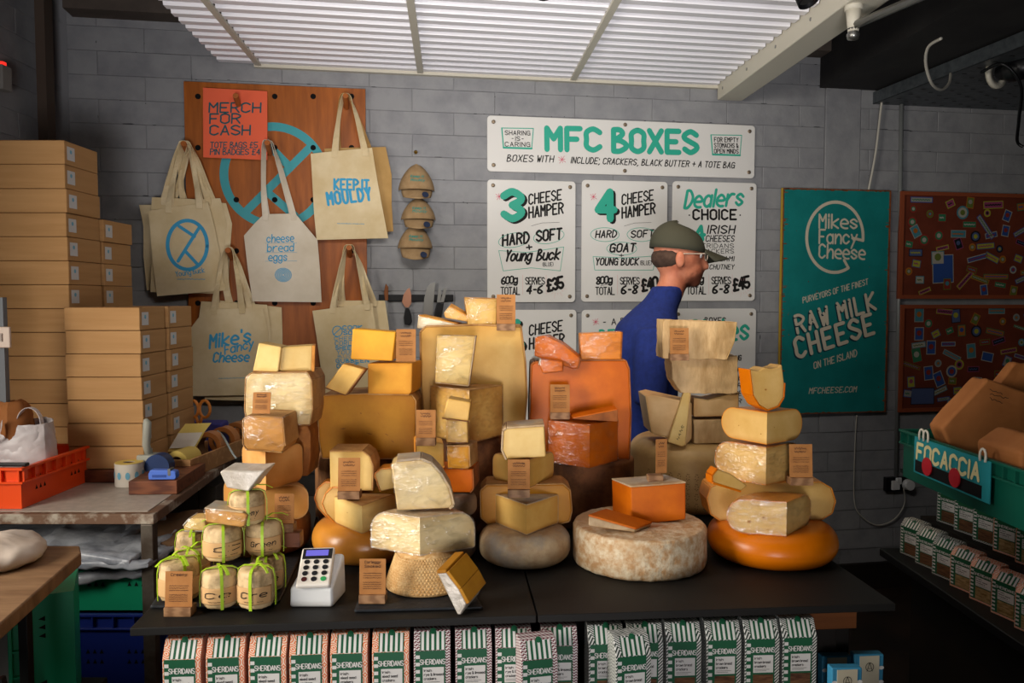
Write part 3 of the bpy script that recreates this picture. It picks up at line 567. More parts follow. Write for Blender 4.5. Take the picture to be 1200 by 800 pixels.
# ---- sticker boards
cols = ['#a83a30', '#3a5fae', '#c8c440', '#3f8f62', '#b9b3a8', '#b4507a', '#d07a2c', '#57a0ae', '#20222a', '#7c8a3c', '#d0c8b8', '#5f6f9e']
smats = [M('sticker %d' % i, '#%02x%02x%02x' % tuple(int(int(c[k:k+2], 16)*.78) for k in (1, 3, 5)), rough=.5) for i, c in enumerate(cols)]
def stickerboard(label, x0, y0, x1, y1, seed, spec):
    r, w, h, L = panel('sticker_board', label, 'notice board', x0, y0, x1, y1, off=.03, rad=.002, th=.012, mat=M('red brown board', '#6e3220', '#5f2a1a', sc=7, rough=.6))
    fr = MB()
    for a in ((-w/2, w/2, h/2-.02, h/2), (-w/2, w/2, -h/2, -h/2+.02), (-w/2, -w/2+.02, -h/2+.02, h/2-.02), (w/2-.02, w/2, -h/2+.02, h/2-.02)): fr.box(a[0], a[1], -.04, -.03, a[2], a[3])
    fr.build('frame', M('brown frame', '#8a4428', rough=.6), r)
    rr = random.Random(seed); n = 0; placed = []
    for kind, px, py, sx, sz, col, ang in spec: placed.append((L(px, py), kind, sx, sz, col, ang))
    tries = 0
    while len(placed) < 62 and tries < 4000:
        tries += 1; x, z = rr.uniform(-w/2+.05, w/2-.05), rr.uniform(-h/2+.04, h/2-.04)
        if any(abs(x-p[0][0]) < .058+p[2]*.2 and abs(z-p[0][1]) < .034+p[3]*.2 for p in placed): continue
        k = rr.choice(['r', 'r', 'c', 'p', 'b']); sx, sz = {'r': (rr.uniform(.06, .12), rr.uniform(.02, .035)), 'c': (.032, .032), 'p': (.045, .06), 'b': (.05, .04)}[k]
        placed.append(((x, z), k, sx, sz, rr.randrange(12), rr.uniform(-.5, .5) if k != 'c' else 0))
    for i, ((x, z), k, sx, sz, col, ang) in enumerate(placed):
        y = -.0304-.0001*(i % 12); mb = MB(); inn = smats[(col+3) % 12]
        if k == 'c': disc(mb, (0, 0), sx/2*1.05+.004, 0, 0, 16); disc(mb, (0, 0), sx/2-.003, -.0002, 1, 14); disc(mb, (0, 0), sx/4, -.0003, 2, 10)
        else:
            mb.add([(-sx/2, 0, -sz/2), (sx/2, 0, -sz/2), (sx/2, 0, sz/2), (-sx/2, 0, sz/2)], [(0, 1, 2, 3)], 0)
            e = .004; mb.add([(-sx/2+e, -.0002, -sz/2+e), (sx/2-e, -.0002, -sz/2+e), (sx/2-e, -.0002, sz/2-e), (-sx/2+e, -.0002, sz/2-e)], [(0, 1, 2, 3)], 1)
            if k == 'p': disc(mb, (0, .004), sx*.27, -.0003, 2, 9)
            elif sz < .05: stroke(mb, [(-sx/2+.01+q*.008, .003*(-1)**q) for q in range(int((sx-.02)/.008)+1)], sz*.16, -.0003, 2, False)
        o = mb.build('sticker', [smats[col], inn, smats[(col*5+10) % 12]], r, loc=(x, y, z), rot=(0, -ang, 0), nrm=False)
    return r, L
r, L = stickerboard('upper brown framed board covered in stickers on the right wall', 1055, 224, 1235, 350, 5,
    [('b', 1105, 315, .125, .15, 10, .05), ('p', 1099, 302, .075, .07, 7, .05), ('r', 1080, 234, .13, .03, 1, 0), ('r', 1164, 240, .12, .04, 2, .05), ('c', 1128, 249, .06, .06, 7, 0), ('r', 1155, 266, .15, .028, 1, -.9), ('r', 1136, 263, .085, .038, 0, 0), ('r', 1123, 274, .09, .04, 4, 0), ('c', 1143, 277, .05, .05, 8, 0), ('c', 1069, 260, .045, .045, 0, 0), ('p', 1073, 271, .05, .065, 4, .5), ('c', 1100, 276, .05, .05, 0, 0), ('c', 1083, 281, .05, .05, 0, 0), ('r', 1146, 302, .13, .028, 10, .25), ('r', 1167, 324, .15, .028, 3, 0), ('r', 1131, 328, .12, .028, 2, .8), ('r', 1104, 255, .05, .045, 0, 0), ('r', 1073, 296, .08, .04, 8, 0)])
stickerboard('lower brown framed board covered in stickers and small pictures', 1055, 357, 1235, 478, 9,
    [('p', 1077, 369, .055, .075, 4, 0), ('p', 1120, 370, .055, .075, 8, .1), ('p', 1077, 391, .055, .07, 10, 0), ('c', 1088, 379, .05, .05, 0, 0), ('c', 1144, 388, .055, .055, 8, 0), ('p', 1091, 407, .055, .075, 10, 0), ('p', 1074, 416, .06, .08, 0, .2), ('p', 1138, 411, .055, .08, 4, .1), ('b', 1081, 464, .14, .09, 8, 0), ('p', 1088, 437, .055, .075, 10, .1), ('p', 1100, 444, .055, .08, 10, .4), ('c', 1115, 435, .055, .055, 10, 0), ('r', 1166, 389, .11, .03, 3, -.2), ('r', 1182, 411, .1, .025, 2, .15), ('r', 1168, 364, .1, .035, 4, 0), ('r', 1107, 365, .1, .03, 2, -.1), ('b', 1157, 418, .07, .05, 10, -.2), ('c', 1124, 427, .045, .045, 2, 0)])
# ================================================================ COUNTER
ZT = .93
FL, FR = atz(152, 736, ZT), atz(1050, 707, ZT); FD = (FR-FL).normalized(); FN = Vector((-FD.y, FD.x, 0)); FA = math.atan2(FD.y, FD.x)
mid = atz(630, 722, ZT); sm = (mid-FL).dot(FD); wtot = (FR-FL).length; DEP = 1.0
def ct(x, y, z=0): return FL+FD*x+FN*y+Vector((0, 0, z-ZT))      # counter frame: x along the front edge, y to the back
for n, (a, b, lab) in enumerate(((0, sm-.0015, 'left half of the black counter top, under the leftmost cheese towers'), (sm+.0015, wtot, 'right half of the black counter top, under the orange wheel'))):
    o = MB().box(0, b-a, 0, DEP, -.016, 0).build('worktop', m_top, bev=.002, seg=2); o.location = ct(a, 0, ZT-.00); o.rotation_euler = (0, 0, FA); P(o, lab, 'worktop')
cab = E('counter_base', 'wooden counter base holding cracker boxes below the black worktops', 'counter', tuple(ct(0, 0, 0)), FA)
def cb(n, *a, m=m_shelfwood): return MB().box(*a).build(n, m, cab, bev=.002)
ZL = ZT-.016
cb('side_panel', .055, .085, .04, .9, 0, ZL-.001); cb('side_panel', wtot-.09, wtot-.06, .07, .9, 0, ZL-.001, m=m_dark)
cb('front_rail', .087, .12, .05, .08, .3, ZL-.002); cb('back_panel', .087, wtot-.092, .30, .32, .02, ZL-.002, m=m_dark)
cb('shelf_board', .087, wtot-.092, -.075, .298, .70, .735)
cb('drawer_front', wtot-.235, wtot-.055, .05, .075, ZL-.055, ZL-.003); cb('drawer_front', wtot-.235, wtot-.093, .06, .08, .722, ZL-.058, m=m_dark)
cb('plinth', .087, wtot-.092, .05, .29, 0, .69, m=m_dark)
# ================================================================ CHEESES
def pad_label(l): return l
PZ = lambda px, py, Y: at(px, py, Y).z
PX = lambda px, Y: (px-600)/F*Y/ (CT)          # horizontal position of a pixel column at depth Y (near the horizon)
def px_x(px, py, Y): return at(px, py, Y).x
def solve(tipx, Y, target, R, sgn):
    best = None
    for i in range(4, 180):
        a = math.radians(i); x = tipx+sgn*R*math.sin(a); y = Y+R*math.cos(a)
        if y < .3: continue
        p = 600+F*CT*x/y
        d = abs(p-target)
        if best is None or d < best[0]-1e-6: best = (d, a)
        if (p-target)*sgn > 0: break
    return best[1]
def profile(R, H, rb, rt, n=6):
    p = [(0, 0)]
    for i in range(n+1): a = -PI/2+PI/2*i/n; p.append((R-rb+rb*math.cos(a), rb+rb*math.sin(a)))
    for i in range(n+1): a = PI/2*i/n; p.append((R-rt+rt*math.cos(a), H-rt+rt*math.sin(a)))
    p.append((0, H)); return p
def filmed(o, par, k=1.012):
    f = o.copy(); f.data = o.data.copy(); f.data.materials.clear(); f.data.materials.append(m_film); COL.objects.link(f); f.name = 'cling_film'; f.parent = par
    for poly in f.data.polygons: poly.material_index = 0
    for v in f.data.vertices: pass
    f.modifiers.clear(); m = f.modifiers.new('d', 'DISPLACE'); m.strength = .0022; m.mid_level = 0
    return f
def wedge(label, tip, Y, ytop, xl, xr, z0, R, pst, rnd, rb=.01, rt=None, film=False, holes=(), z1=None, cat='cheese', rt_th=.0022, group=None, tilt=None):
    """sector of a wheel standing with its cut tip toward the viewer; tip = pixel column, ytop = pixel row of the top of the tip edge"""
    z1 = z1 or PZ(tip, ytop, Y); H = z1-z0; X = px_x(tip, ytop, Y); aL = solve(X, Y, xl, R, -1); aR = solve(X, Y, xr, R, 1)
    rt = rb if rt is None else rt; rb = min(rb, H*.499); rt = min(rt, H*.5)
    r = E('cheese_wedge', label, cat, (X, Y, z0), 0, group); n = max(6, int((aL+aR)/.12))
    if tilt: r.rotation_euler = tilt
    t = rt_th; ip = profile(R-t, H-2*t, max(rb-t, .001), max(rt-t, .001)); ip = [(q, z+t) for q, z in ip]; op = profile(R, H, rb, rt)
    # paste: solid
    mb = MB(); k = n+1; m = len(ip); vs = []; fs = []
    for i in range(k):
        a = -aL+(aL+aR)*i/n
        for q, z in ip: vs.append((q*math.sin(a), q*math.cos(a), z))
    for i in range(n):
        for q in range(m-1): fs.append((i*m+q, i*m+q+1, (i+1)*m+q+1, (i+1)*m+q))
    fs.append(tuple(range(m))); fs.append(tuple((k-1)*m+q for q in reversed(range(m))))
    mb.add(vs, fs); 
    pa = mb.build('paste', pst, r); bmclean(pa); smooth_by_angle(pa, .6)
    # rind: shell with thickness shown as a rim round the cut faces
    mb = MB(); vs = []; fs = []; m = len(op)
    for i in range(k):
        a = -aL+(aL+aR)*i/n
        for q, z in op: vs.append((q*math.sin(a), q*math.cos(a), z))
        for q, z in ip: vs.append((q*math.sin(a), q*math.cos(a), z))
    M2 = 2*m
    for i in range(n):
        for q in range(m-1):
            fs.append((i*M2+q, i*M2+q+1, (i+1)*M2+q+1, (i+1)*M2+q)); fs.append((i*M2+m+q, (i+1)*M2+m+q, (i+1)*M2+m+q+1, i*M2+m+q+1))
    for e in (0, k-1):
        for q in range(m-1): fs.append((e*M2+q, e*M2+m+q, e*M2+m+q+1, e*M2+q+1))
    mb.add(vs, fs); rd = mb.build('rind', rnd, r); bmclean(rd); smooth_by_angle(rd, .6)
    if holes:
        for (side, u, v, rad) in holes:
            a = -aL if side < 0 else aR; d = Vector((math.sin(a), math.cos(a), 0)); nn = Vector((-math.cos(a), math.sin(a), 0)) if side < 0 else Vector((math.cos(a), -math.sin(a), 0))
            c = d*(R*u)+Vector((0, 0, H*v))+nn*.0004
            mh = MB(); K = 12; pts = [c+d*rad*math.cos(2*PI*q/K)+Vector((0, 0, 1))*rad*.8*math.sin(2*PI*q/K) for q in range(K)]
            mh.add(pts, [tuple(range(K))]); mh.build('eye', M('cheese eye', '#a8702c', rough=.6), r, nrm=False)
    if film: filmed(rd, r); filmed(pa, r)
    r['ztop'] = z1; return r
def bmclean(o):
    import bmesh
    bm = bmesh.new(); bm.from_mesh(o.data); bmesh.ops.remove_doubles(bm, verts=bm.verts, dist=1e-5); bmesh.ops.recalc_face_normals(bm, faces=bm.faces); bm.to_mesh(o.data); bm.free()
def slab(label, pts, Y, d, pst, rnd=None, redges='', z0=None, name='cheese_block', rz=0, rx=0, film=False, t=.0022, rough=0, cat='cheese', ext=None, group=None, seg=3, holes=()):
    """block whose outline facing the viewer is given by pixels on the plane at depth Y and which runs d metres back.
       redges: per-edge string, 'r' = covered by rind"""
    W = [at(a, b, Y) for a, b in pts]; zm = min(p.z for p in W); dz = (z0-zm) if z0 is not None else 0
    cx = (min(p.x for p in W)+max(p.x for p in W))/2; zb = zm+dz; r = E(name, label, cat, (cx, Y, zb), rz, group)
    if rx: r.rotation_euler = (rx, 0, rz)
    L = [Vector((p.x-cx, 0, p.z+dz-zb)) for p in W]
    ex = Vector(ext) if ext else Vector((0, d, 0))
    area_ = sum(L[i].x*L[(i+1) % len(L)].z-L[(i+1) % len(L)].x*L[i].z for i in range(len(L)))
    mb = MB(); mb.prism(L, ex); pa = mb.build('paste', pst, r, bev=.0035 if rough == 0 else .002, seg=seg)
    if rough:
        s_ = pa.modifiers.new('s', 'SUBSURF'); s_.subdivision_type = 'SIMPLE'; s_.levels = s_.render_levels = 4
        tx_ = bpy.data.textures.get('crumble') or bpy.data.textures.new('crumble', 'CLOUDS'); tx_.noise_scale = .03; tx_.noise_depth = 3
        dd = pa.modifiers.new('d', 'DISPLACE'); dd.texture = tx_; dd.strength = rough; dd.mid_level = .6
    if rnd:
        n = len(L); mr = MB(); any_ = False; sg = 1 if area_ > 0 else -1
        for i, c in enumerate(redges[:n]):
            if c != 'r': continue
            a, b = L[i], L[(i+1) % n]; e = (b-a); nn = Vector((e.z, 0, -e.x)).normalized()*sg; any_ = True
            a0, b0 = a-nn*.0008, b-nn*.0008
            q = [a0, b0, b0+nn*(t+.0008), a0+nn*(t+.0008)]; fr = Vector((0, -.0006, 0))
            mr.prism([p+fr for p in q], ex*1.006)
        if 'B' in redges:   # back face
            mr.prism([p+ex*1.001 for p in L], Vector((0, t, 0)))
        if mr.v: mr.build('rind', rnd, r, bev=.0008, seg=1)
    for (u, v, rad) in holes:
        x0, x1 = min(p.x for p in L), max(p.x for p in L); z0_, z1_ = 0, max(p.z for p in L)
        mh = MB(); K = 10; mh.add([(x0+(x1-x0)*u+rad*math.cos(2*PI*q/K), -.0005, z1_*v+rad*.7*math.sin(2*PI*q/K)) for q in range(K)], [tuple(reversed(range(K)))]); mh.build('eye', M('cheese eye', '#a8702c', rough=.6), r, nrm=False)
    if film: filmed(pa, r)
    r['ztop'] = zb+max(p.z for p in L); return r
def wheel(label, cx, Yc, R, z0, H, rnd, rb=.012, rt=None, name='whole_cheese', wob=.006, n=48, film=False):
    X = px_x(cx, 500, Yc); r = E(name, label, 'cheese', (X, Yc, z0)); rt = rb if rt is None else rt
    rb = min(rb, H*.499); rt = min(rt, H*.5)
    o = MB().lathe(profile(R, H, rb, rt, 7), n, wob=wob).build('rind', rnd, r); bmclean(o); smooth_by_angle(o, .6)
    return r, o
def rough_up(o, lv=2, st=.004, sc=.04):
    s_ = o.modifiers.new('s', 'SUBSURF'); s_.levels = s_.render_levels = lv
    t = bpy.data.textures.new('lump', 'CLOUDS'); t.noise_scale = sc; t.noise_depth = 2
    d = o.modifiers.new('d', 'DISPLACE'); d.texture = t; d.strength = st; d.mid_level = .5
def card(label, x0, x1, yt, yb, Y, z0, title=None, lean=-.1, base=True, rz=0, dark=False, bw=1.0, seed=0):
    xa, xb = px_x(x0, yt, Y), px_x(x1, yt, Y); w = xb-xa; h = PZ((x0+x1)/2, yt, Y)-PZ((x0+x1)/2, yb, Y); r = E('price_card', label, 'price card', ((xa+xb)/2, Y, z0), rz)
    bh = .0
    if base:
        bh = .014; MB().box(-w/2*bw, w/2*bw, -.002, .028, 0, bh+.004).build('wood_block', m_oak, r, bev=.001)
    hh = h+.004; c = MB().box(-w/2, w/2, 0, .0012, 0, hh).build('card', m_kraft, r, loc=(0, -.0015 if not base else .004, bh-.001 if base else .0005), rot=(lean, 0, 0))
    mb = MB(); rr = random.Random(seed+int(x0)); n = 7; y = -.0004
    if title:
        for i, t in enumerate(title.split('|')): tx(mb, t, (-w*.3, hh*(.88-.11*i)), (w*.3, hh*(.885-.11*i)), hh*.07, .18, .1, y)
    else:
        for i in range(2): wav(mb, -w*.28, w*.28, hh*(.88-.09*i), hh*.04, y, .0011, rr)
    for i in range(3): wav(mb, -w*.36, w*.36, hh*(.62-.06*i), hh*.018, y, .0006, rr)
    for i in range(4): wav(mb, -w*.36, w*.34, hh*(.38-.055*i), hh*.018, y, .0006, rr)
    q = mb.build('lettering', m_inkb, c, nrm=False); return r
def wav(mb, x0, x1, z, a, y, w, rr):
    x = x0; pts = []; s = 1
    while x < x1: pts.append((x, z+s*a*rr.uniform(.3, 1))); x += rr.uniform(.0008, .0018)*(2 if a > .002 else 1); s = -s
    stroke(mb, pts, w, y, 0, False)
r3 = 'rrrrrrrrrrrr'
# ---- tower A (behind the wrapped goat cheeses)
wheel('brown rinded wheel at the bottom of the leftmost cheese tower', 306, 1.965, .118, ZT, .095, rindm('brownA', '#b07f4c', '#8c5d33', c3='#6d4526'), .03)
wedge('cut half of tan cheese above the leftmost brown wheel', 292, 1.85, 571, 258, 364, 1.025, .135, p_tan, r_tan, .03, rt_th=.003)
card('bright sunlit price card on wood block before the leftmost tower', 320, 343, 567, 602, 1.70, 1.045, seed=1)
w_ = E('wood_riser', 'small dark wood riser under the sunlit price card', 'wood block', (px_x(342, 600, 1.705), 1.71, 1.012)); MB().box(-.018, .018, -.01, .02, 0, .032).build('block', m_walnut if 'm_walnut' in globals() else m_wood2, w_, bev=.001)
wedge('pale wedge with bright left face in the leftmost tower', 311, 1.82, 530, 281, 353, 1.107, .125, paste('peach', '#dda86a', '#cf9550'), r_tan, .022, film=False, z1=1.2)
slab('orange brown rounded block behind the wrapped tan piece', [(331, 500), (336, 496), (360, 497), (364, 505), (364, 535), (361, 556), (331, 558)], 1.95, .1, r_brown and rindm('amberblock', '#c07c34', '#9a5c24', c3='#7a4620'), z0=1.108)
slab('tan wrapped piece under the large film wrapped block', [(285, 489), (290, 485), (331, 487), (334, 520), (331, 527), (289, 524), (285, 518)], 1.80, .11, p_tan, r_tan, 'rrr.rrr', z0=1.201, film=True)
slab('large cream block in cling film under two pale blocks', [(288, 442), (294, 437), (360, 436), (365, 445), (366, 480), (363, 497), (290, 497), (287, 480)], 1.92, .13, p_cream, r_tan, 'rrrrrrrr', z0=1.245, film=True)
card('price card tucked against the large film wrapped block', 295, 316, 459, 482, 1.815, 1.287, base=False, lean=-.25)
slab('pale leaning block at top left of the leftmost tower', [(303, 400), (330, 405), (326, 435), (296, 433)], 1.93, .06, p_pale, r_tan, '..r.', z0=1.371)
slab('pale block with orange rind side atop the leftmost tower', [(329, 408), (366, 406), (365, 437), (328, 436)], 1.945, .07, p_pale, rindm('orangeA', '#cf8a3c', '#b8742c'), '.r..', z0=1.371, rz=.22, t=.006)
# ---- tower B (left centre)
wheel('glossy orange gouda wheel behind the card reader', 430, 1.915, .132, ZT, .092, M('rind gold wax', '#cf8a30', '#b8742a', sc=6, rough=.35, coat=.35, bump=.1, bsc=30), .044)
wheel('dark bark rinded wheel under the great golden half', 430, 2.16, .138, ZT, .208, r_bark, .02)
slab('rounded amber cheese behind the pale wedge with price card', [(400, 585), (407, 578), (466, 578), (474, 590), (474, 612), (466, 618), (400, 618)], 1.90, .1, p_gold, r_tan, r3, z0=1.022)
for i, (a, nm) in enumerate(((369, 'leftmost of two rounded gouda slices leaning behind the pale wedge'), (378, 'second rounded gouda slice, just left of the pale wedge'))):
    slab(nm, [(a+4, 583), (a+12, 576), (a+30, 577), (a+30, 617), (a+14, 616), (a+5, 606), (a, 594)], 1.90-.045*i, .035, p_gouda, r_gouda, 'rr.rrrr', z0=1.022, rz=.1)
wedge('pale wedge with rounded rind on the orange wheel', 424, 1.765, 592, 385, 465, 1.022, .14, p_pale, r_tan, .03, film=False, holes=((-1, .45, .55, .0016),))
slab('tall pale wedge standing behind its dark price card', [(386, 531), (425, 531), (433, 537), (437, 548), (436, 577), (387, 577)], 1.86, .09, p_pale, r_tan, 'rrrr..', z0=1.097)
card('dark price card in front of the tall pale wedge', 395, 421, 536, 575, 1.80, 1.092, seed=2)
slab('small pale piece leaning beside the film wrapped quarter', [(439, 561), (446, 555), (460, 554), (466, 577), (446, 581)], 1.87, .05, p_pale, r_gouda, 'rr..r', z0=1.093)
slab('great golden half cheese with fissures in the left centre tower', [(372, 470), (378, 464), (430, 462), (482, 463), (487, 470), (487, 505), (486, 530), (480, 538), (378, 537), (374, 515)], 2.03, .15, p_gold, r_tan, r3, z0=1.139)
bg = bpy.data.objects['cheese_block.%03d' % (len([o for o in bpy.data.objects if o.name.startswith('cheese_block')])-1)]
mb = MB(); rr = random.Random(4)
for (px, py, l, a) in ((402, 502, 8, .1), (411, 513, 7, -.8), (433, 508, 8, -.2), (453, 509, 6, -.5), (444, 485, 5, -.9), (460, 517, 5, -.6), (444, 528, 6, 0), (423, 484, 3, 0)):
    p = at(px, py, 2.03)-bg.location; s_ = l/933*2; c_, d_ = math.cos(a), math.sin(a)
    mb.add([(p.x-s_/2*c_, -.0012, p.z-s_/2*d_), (p.x+s_*.1, -.0012, p.z-.0012), (p.x+s_/2*c_, -.0012, p.z+s_/2*d_), (p.x, -.0012, p.z+.0012)], [(0, 1, 2, 3)])
P(mb.build('fissures', M('fissure', '#6a3a14', rough=.8), bg, nrm=False), kind='stuff')
slab('yellow cheese block with cut corner under the upright yellow block', [(430, 425), (484, 424), (483, 458), (480, 461), (430, 461)], 2.02, .10, p_yel, r_tan, '...r.', z0=1.307, rz=-.12)
slab('upright bright yellow block atop the left centre tower', [(413, 385), (464, 389), (460, 423), (411, 421)], 2.02, .07, M('paste bright', '#e6a628', '#d8931a', sc=10, rough=.5, bump=.15, bsc=40), z0=1.392)
o = slab('small yellow piece leaning at an angle on the golden half', [(402, 424), (427, 431), (405, 461), (381, 452)], 1.985, .045, p_yel2, r_brown, '.rr.', z0=1.309)
card('price card standing at right on the yellow block', 464, 487, 388, 424, 2.0, 1.392, base=False, seed=3)
# ---- front pair with the basket cheese
r, o = wheel('basket patterned pale cheese on the middle slate', 498, 1.685, .088, ZT+.008, .085, None or M('rind basket', '#c79a60', '#e0bd88', sc=85, rough=.6, st=(1, 1, 1), lo=.45, hi=.6), .006, .02)
o.scale = (1, 1, 1)
me = o.data
for v in me.vertices:
    k = 1-.34*(v.co.z/.085); v.co.x *= k; v.co.y *= k
# woven basket relief: little raised pads
mb = MB(); R0 = .088
for iz in range(13):
    for ia in range(64):
        a = 2*PI*(ia+.5*(iz % 2))/64; z = .007+iz*.0053; rr_ = R0*(1-.34*(z/.085))+.0004; w2 = .0034*(1-.34*z/.085); u = Vector((math.cos(a), -math.sin(a), 0)); nn = Vector((math.sin(a), math.cos(a), 0)); c = nn*rr_+Vector((0, 0, z))
        v = Vector((0, 0, 1))-nn*.34*R0/.085; q = [c-u*w2-v*.0021, c+u*w2-v*.0021, c+u*w2+v*.0021, c-u*w2+v*.0021]; mb.add(q+[c+nn*.0016], [(0, 1, 4), (1, 2, 4), (2, 3, 4), (3, 0, 4)])
P(mb.build('woven_pads', M('woven pads', '#dcb67c', '#c29356', sc=30, rough=.6), r), kind='stuff')
wedge('large film wrapped half cheese on the basket patterned one', 492, 1.625, 606, 433, 556, 1.018, .125, p_cream, M('rind white film', '#d6c4a6', '#b79c7c', sc=20, rough=.4, bump=.8, bsc=22), .006, .045, film=True)
slab('film wrapped quarter cheese with curved grey rind, above the large half', [(459, 544), (465, 540), (493, 538), (505, 543), (516, 555), (526, 572), (531, 592), (526, 596), (466, 597)], 1.66, .07, p_cream, r_pale, '.rrrrrr..', z0=1.105, film=True, t=.004, rz=.1)
slab('foil faced brown wedge leaning against the basket patterned cheese', [(512, 661), (523, 660), (538, 680), (547, 697), (540, 710), (536, 710)], 1.53, .05, m_foil, p_gold, 'rrr...', z0=ZT+.001, ext=(.030, .075, .012), t=.006)
wheel('upper grey cloth wrapped cheese beside the film wrapped quarter', 521, 1.89, .077, 1.035, .055, m_clothw, .02, wob=.03)[1]
wheel('lower grey cloth wrapped cheese standing on the counter', 519, 1.89, .078, ZT, .103, m_clothw, .025, wob=.03)[1]
slab('orange cheese with grey label on the cloth wrapped one', [(486, 551), (554, 549), (555, 572), (551, 577), (488, 578)], 1.86, .09, p_oran, r_redbr, '.rr..', z0=1.092, rz=-.1)
slab('pair of pale yellow pieces at left under the price card', [(487, 517), (505, 516), (520, 520), (521, 546), (519, 548), (488, 546)], 1.83, .07, p_yel2, r_gouda, 'r..r.r', z0=1.158, film=False, rz=.15)
slab('small wrapped piece beside the pair of pale pieces', [(523, 523), (550, 522), (551, 546), (549, 549), (524, 549)], 1.82, .07, p_gold, r_tan, 'rr...', z0=1.158, film=True, rz=-.2)
slab('small cube with brown rind base, lower of two in the middle tower', [(523, 493), (548, 493), (549, 520), (523, 520)], 1.83, .06, p_yel2, r_brown, 'r.r.', z0=1.217, film=True)
slab('small leaning cube with brown rind base, upper of two', [(525, 464), (552, 469), (549, 491), (518, 487)], 1.825, .055, p_yel2, r_brown, '..r.', z0=1.268)
card('brown price card left of the two small stacked cubes', 487, 510, 473, 506, 1.79, 1.217, seed=5)
# ---- tower C (tall centre)
wheel('tall dark brown wheel under the centre tower', 541, 2.15, .117, ZT, .255, r_dk, .02)
wedge('big buttery wedge with bright left face in the centre tower', 550, 1.985, 457, 504, 589, 1.187, .15, p_yel2, r_tan, .004, film=True)
slab('very tall cheese half standing at the back of the centre tower', [(493, 396), (499, 390), (560, 388), (610, 390), (615, 430), (617, 470), (613, 514), (499, 514), (494, 460)], 2.14, .14, p_yel2, r_tan, 'rrrrrrrrr', z0=1.187, t=.004)
slab('upright cream slab with film leaning on the tall half', [(512, 390), (557, 391), (549, 449), (510, 445)], 2.03, .05, p_pale, r_pale, '.rr.', z0=1.328, film=True)
slab('pale film wrapped block on top of the centre tower', [(545, 349), (583, 350), (582, 385), (578, 387), (549, 383)], 2.15, .08, p_yel2, r_tan, 'r...', z0=1.465, film=True, rz=.1)
card('price card standing at the very top of the centre tower', 582, 604, 349, 384, 2.13, 1.465, seed=6)
slab('white film wrapped thin wedge atop the centre tower', [(490, 371), (536, 381), (536, 389), (488, 386)], 2.16, .08, p_white, p_yel, 'r...', z0=1.463, film=True, rz=-.1)
slab('small yellow wedge resting askew atop the centre tower', [(527, 358), (549, 371), (551, 377), (522, 372), (520, 366)], 2.17, .06, p_yel2, p_yel, 'rr..', z0=1.486, film=True, rx=.1)
# ---- tower D
wheel('pale mould rinded wheel at the bottom right of centre', 615, 1.878, .109, ZT, .078, r_pale, .032)
slab('rounded tan half behind the wedge above the mould rinded wheel', [(563, 577), (570, 570), (660, 569), (668, 576), (670, 600), (667, 612), (656, 615), (572, 615), (564, 608)], 1.90, .09, p_gold, r_tan, r3, z0=1.007)
wedge('buttery wedge directly above the pale mould rinded wheel', 617, 1.80, 591, 580, 655, 1.009, .125, p_yel2, r_pale, .006)
wedge('buttery wedge with price card, second from the top right of centre', 620, 1.87, 538, 577, 649, 1.101, .125, p_yel2, r_tan, .02)
card('brown price card in front of the buttery wedge right of centre', 595, 621, 537, 572, 1.80, 1.096, seed=7)
slab('pale cheese with mould rind crowning the tower right of centre', [(590, 500), (594, 497), (638, 494), (640, 530), (594, 533), (589, 522)], 1.83, .09, p_pale, r_pale, 'rr..rr', z0=1.178, t=.004)
# ---- tower E (orange)
wheel('dark brown wheel under the orange cheddar tower', 693, 2.20, .118, ZT, .185, r_dk, .01)
slab('very large orange cheddar block with mouldy edges', [(623, 440), (627, 437), (690, 435), (733, 435), (737, 445), (739, 500), (737, 550), (622, 550), (621, 500)], 2.14, .15, p_oran, r_redbr, 'rrrrrrrrr', z0=1.116, t=.003)
wedge('orange cheddar wedge in front of the very large orange block', 691, 2.02, 498, 643, 725, 1.117, .13, p_oran, p_oran, .003, film=True)
slab('thin orange slice with grey rind on the cheddar wedge', [(671, 490), (724, 480), (724, 494), (672, 491)], 2.05, .07, r_redbr, p_oran, 'r...', z0=1.232)
card('brown price card against the very large orange block', 645, 668, 451, 484, 2.09, 1.232, seed=8)
slab('square orange block standing upright atop the cheddar tower', [(680, 389), (729, 387), (727, 434), (681, 433)], 2.15, .06, M('paste amber', '#dd8418', '#c97010', sc=10, rough=.5, coat=.05, bump=.2, bsc=40), r_redbr, '.r..', z0=1.352, film=True)
slab('long orange wedge slanting atop the cheddar tower', [(627, 398), (640, 396), (660, 406), (680, 422), (677, 434), (672, 435), (626, 420)], 2.13, .07, p_oran, r_redbr, '...r...', z0=1.362, film=True, rz=-.15)
slab('small orange wedge beneath the long slanting one', [(634, 423), (660, 426), (660, 437), (636, 440), (632, 430)], 2.10, .06, p_oran, m_foil, '....r', z0=1.352, film=True)
# ---- big mottled wheel
r, o = wheel('large mottled rind wheel at the front centre right', 750, 1.865, .157, ZT, .092, r_mott, .010)
rough_up(o, 1, .004, .02)
slab('deep orange wedge with pale top on the mottled wheel', [(739, 568), (770, 566), (804, 563), (804, 606), (770, 610), (740, 609)], 1.855, .08, p_oran, r_pale, 'rr....', z0=1.0215, t=.003, ext=(-.035, .08, 0))
slab('orange slice with pale rind edge lying on the mottled wheel', [(689, 603), (745, 619), (744, 623), (689, 615)], 1.775, .05, M('pale wedge rind', '#c8ab84', '#a88a64', sc=20, rough=.4, bump=.5), p_oran, 'r...', z0=1.0215, t=.004, ext=(.045, .05, 0))
w_ = E('wood_riser', 'wood block card holder on the pale topped orange wedge', 'wood block', (px_x(770, 560, 1.885), 1.885, 1.113)); MB().box(-.022, .014, -.008, .02, 0, .016).build('block', m_oak, w_, bev=.001)
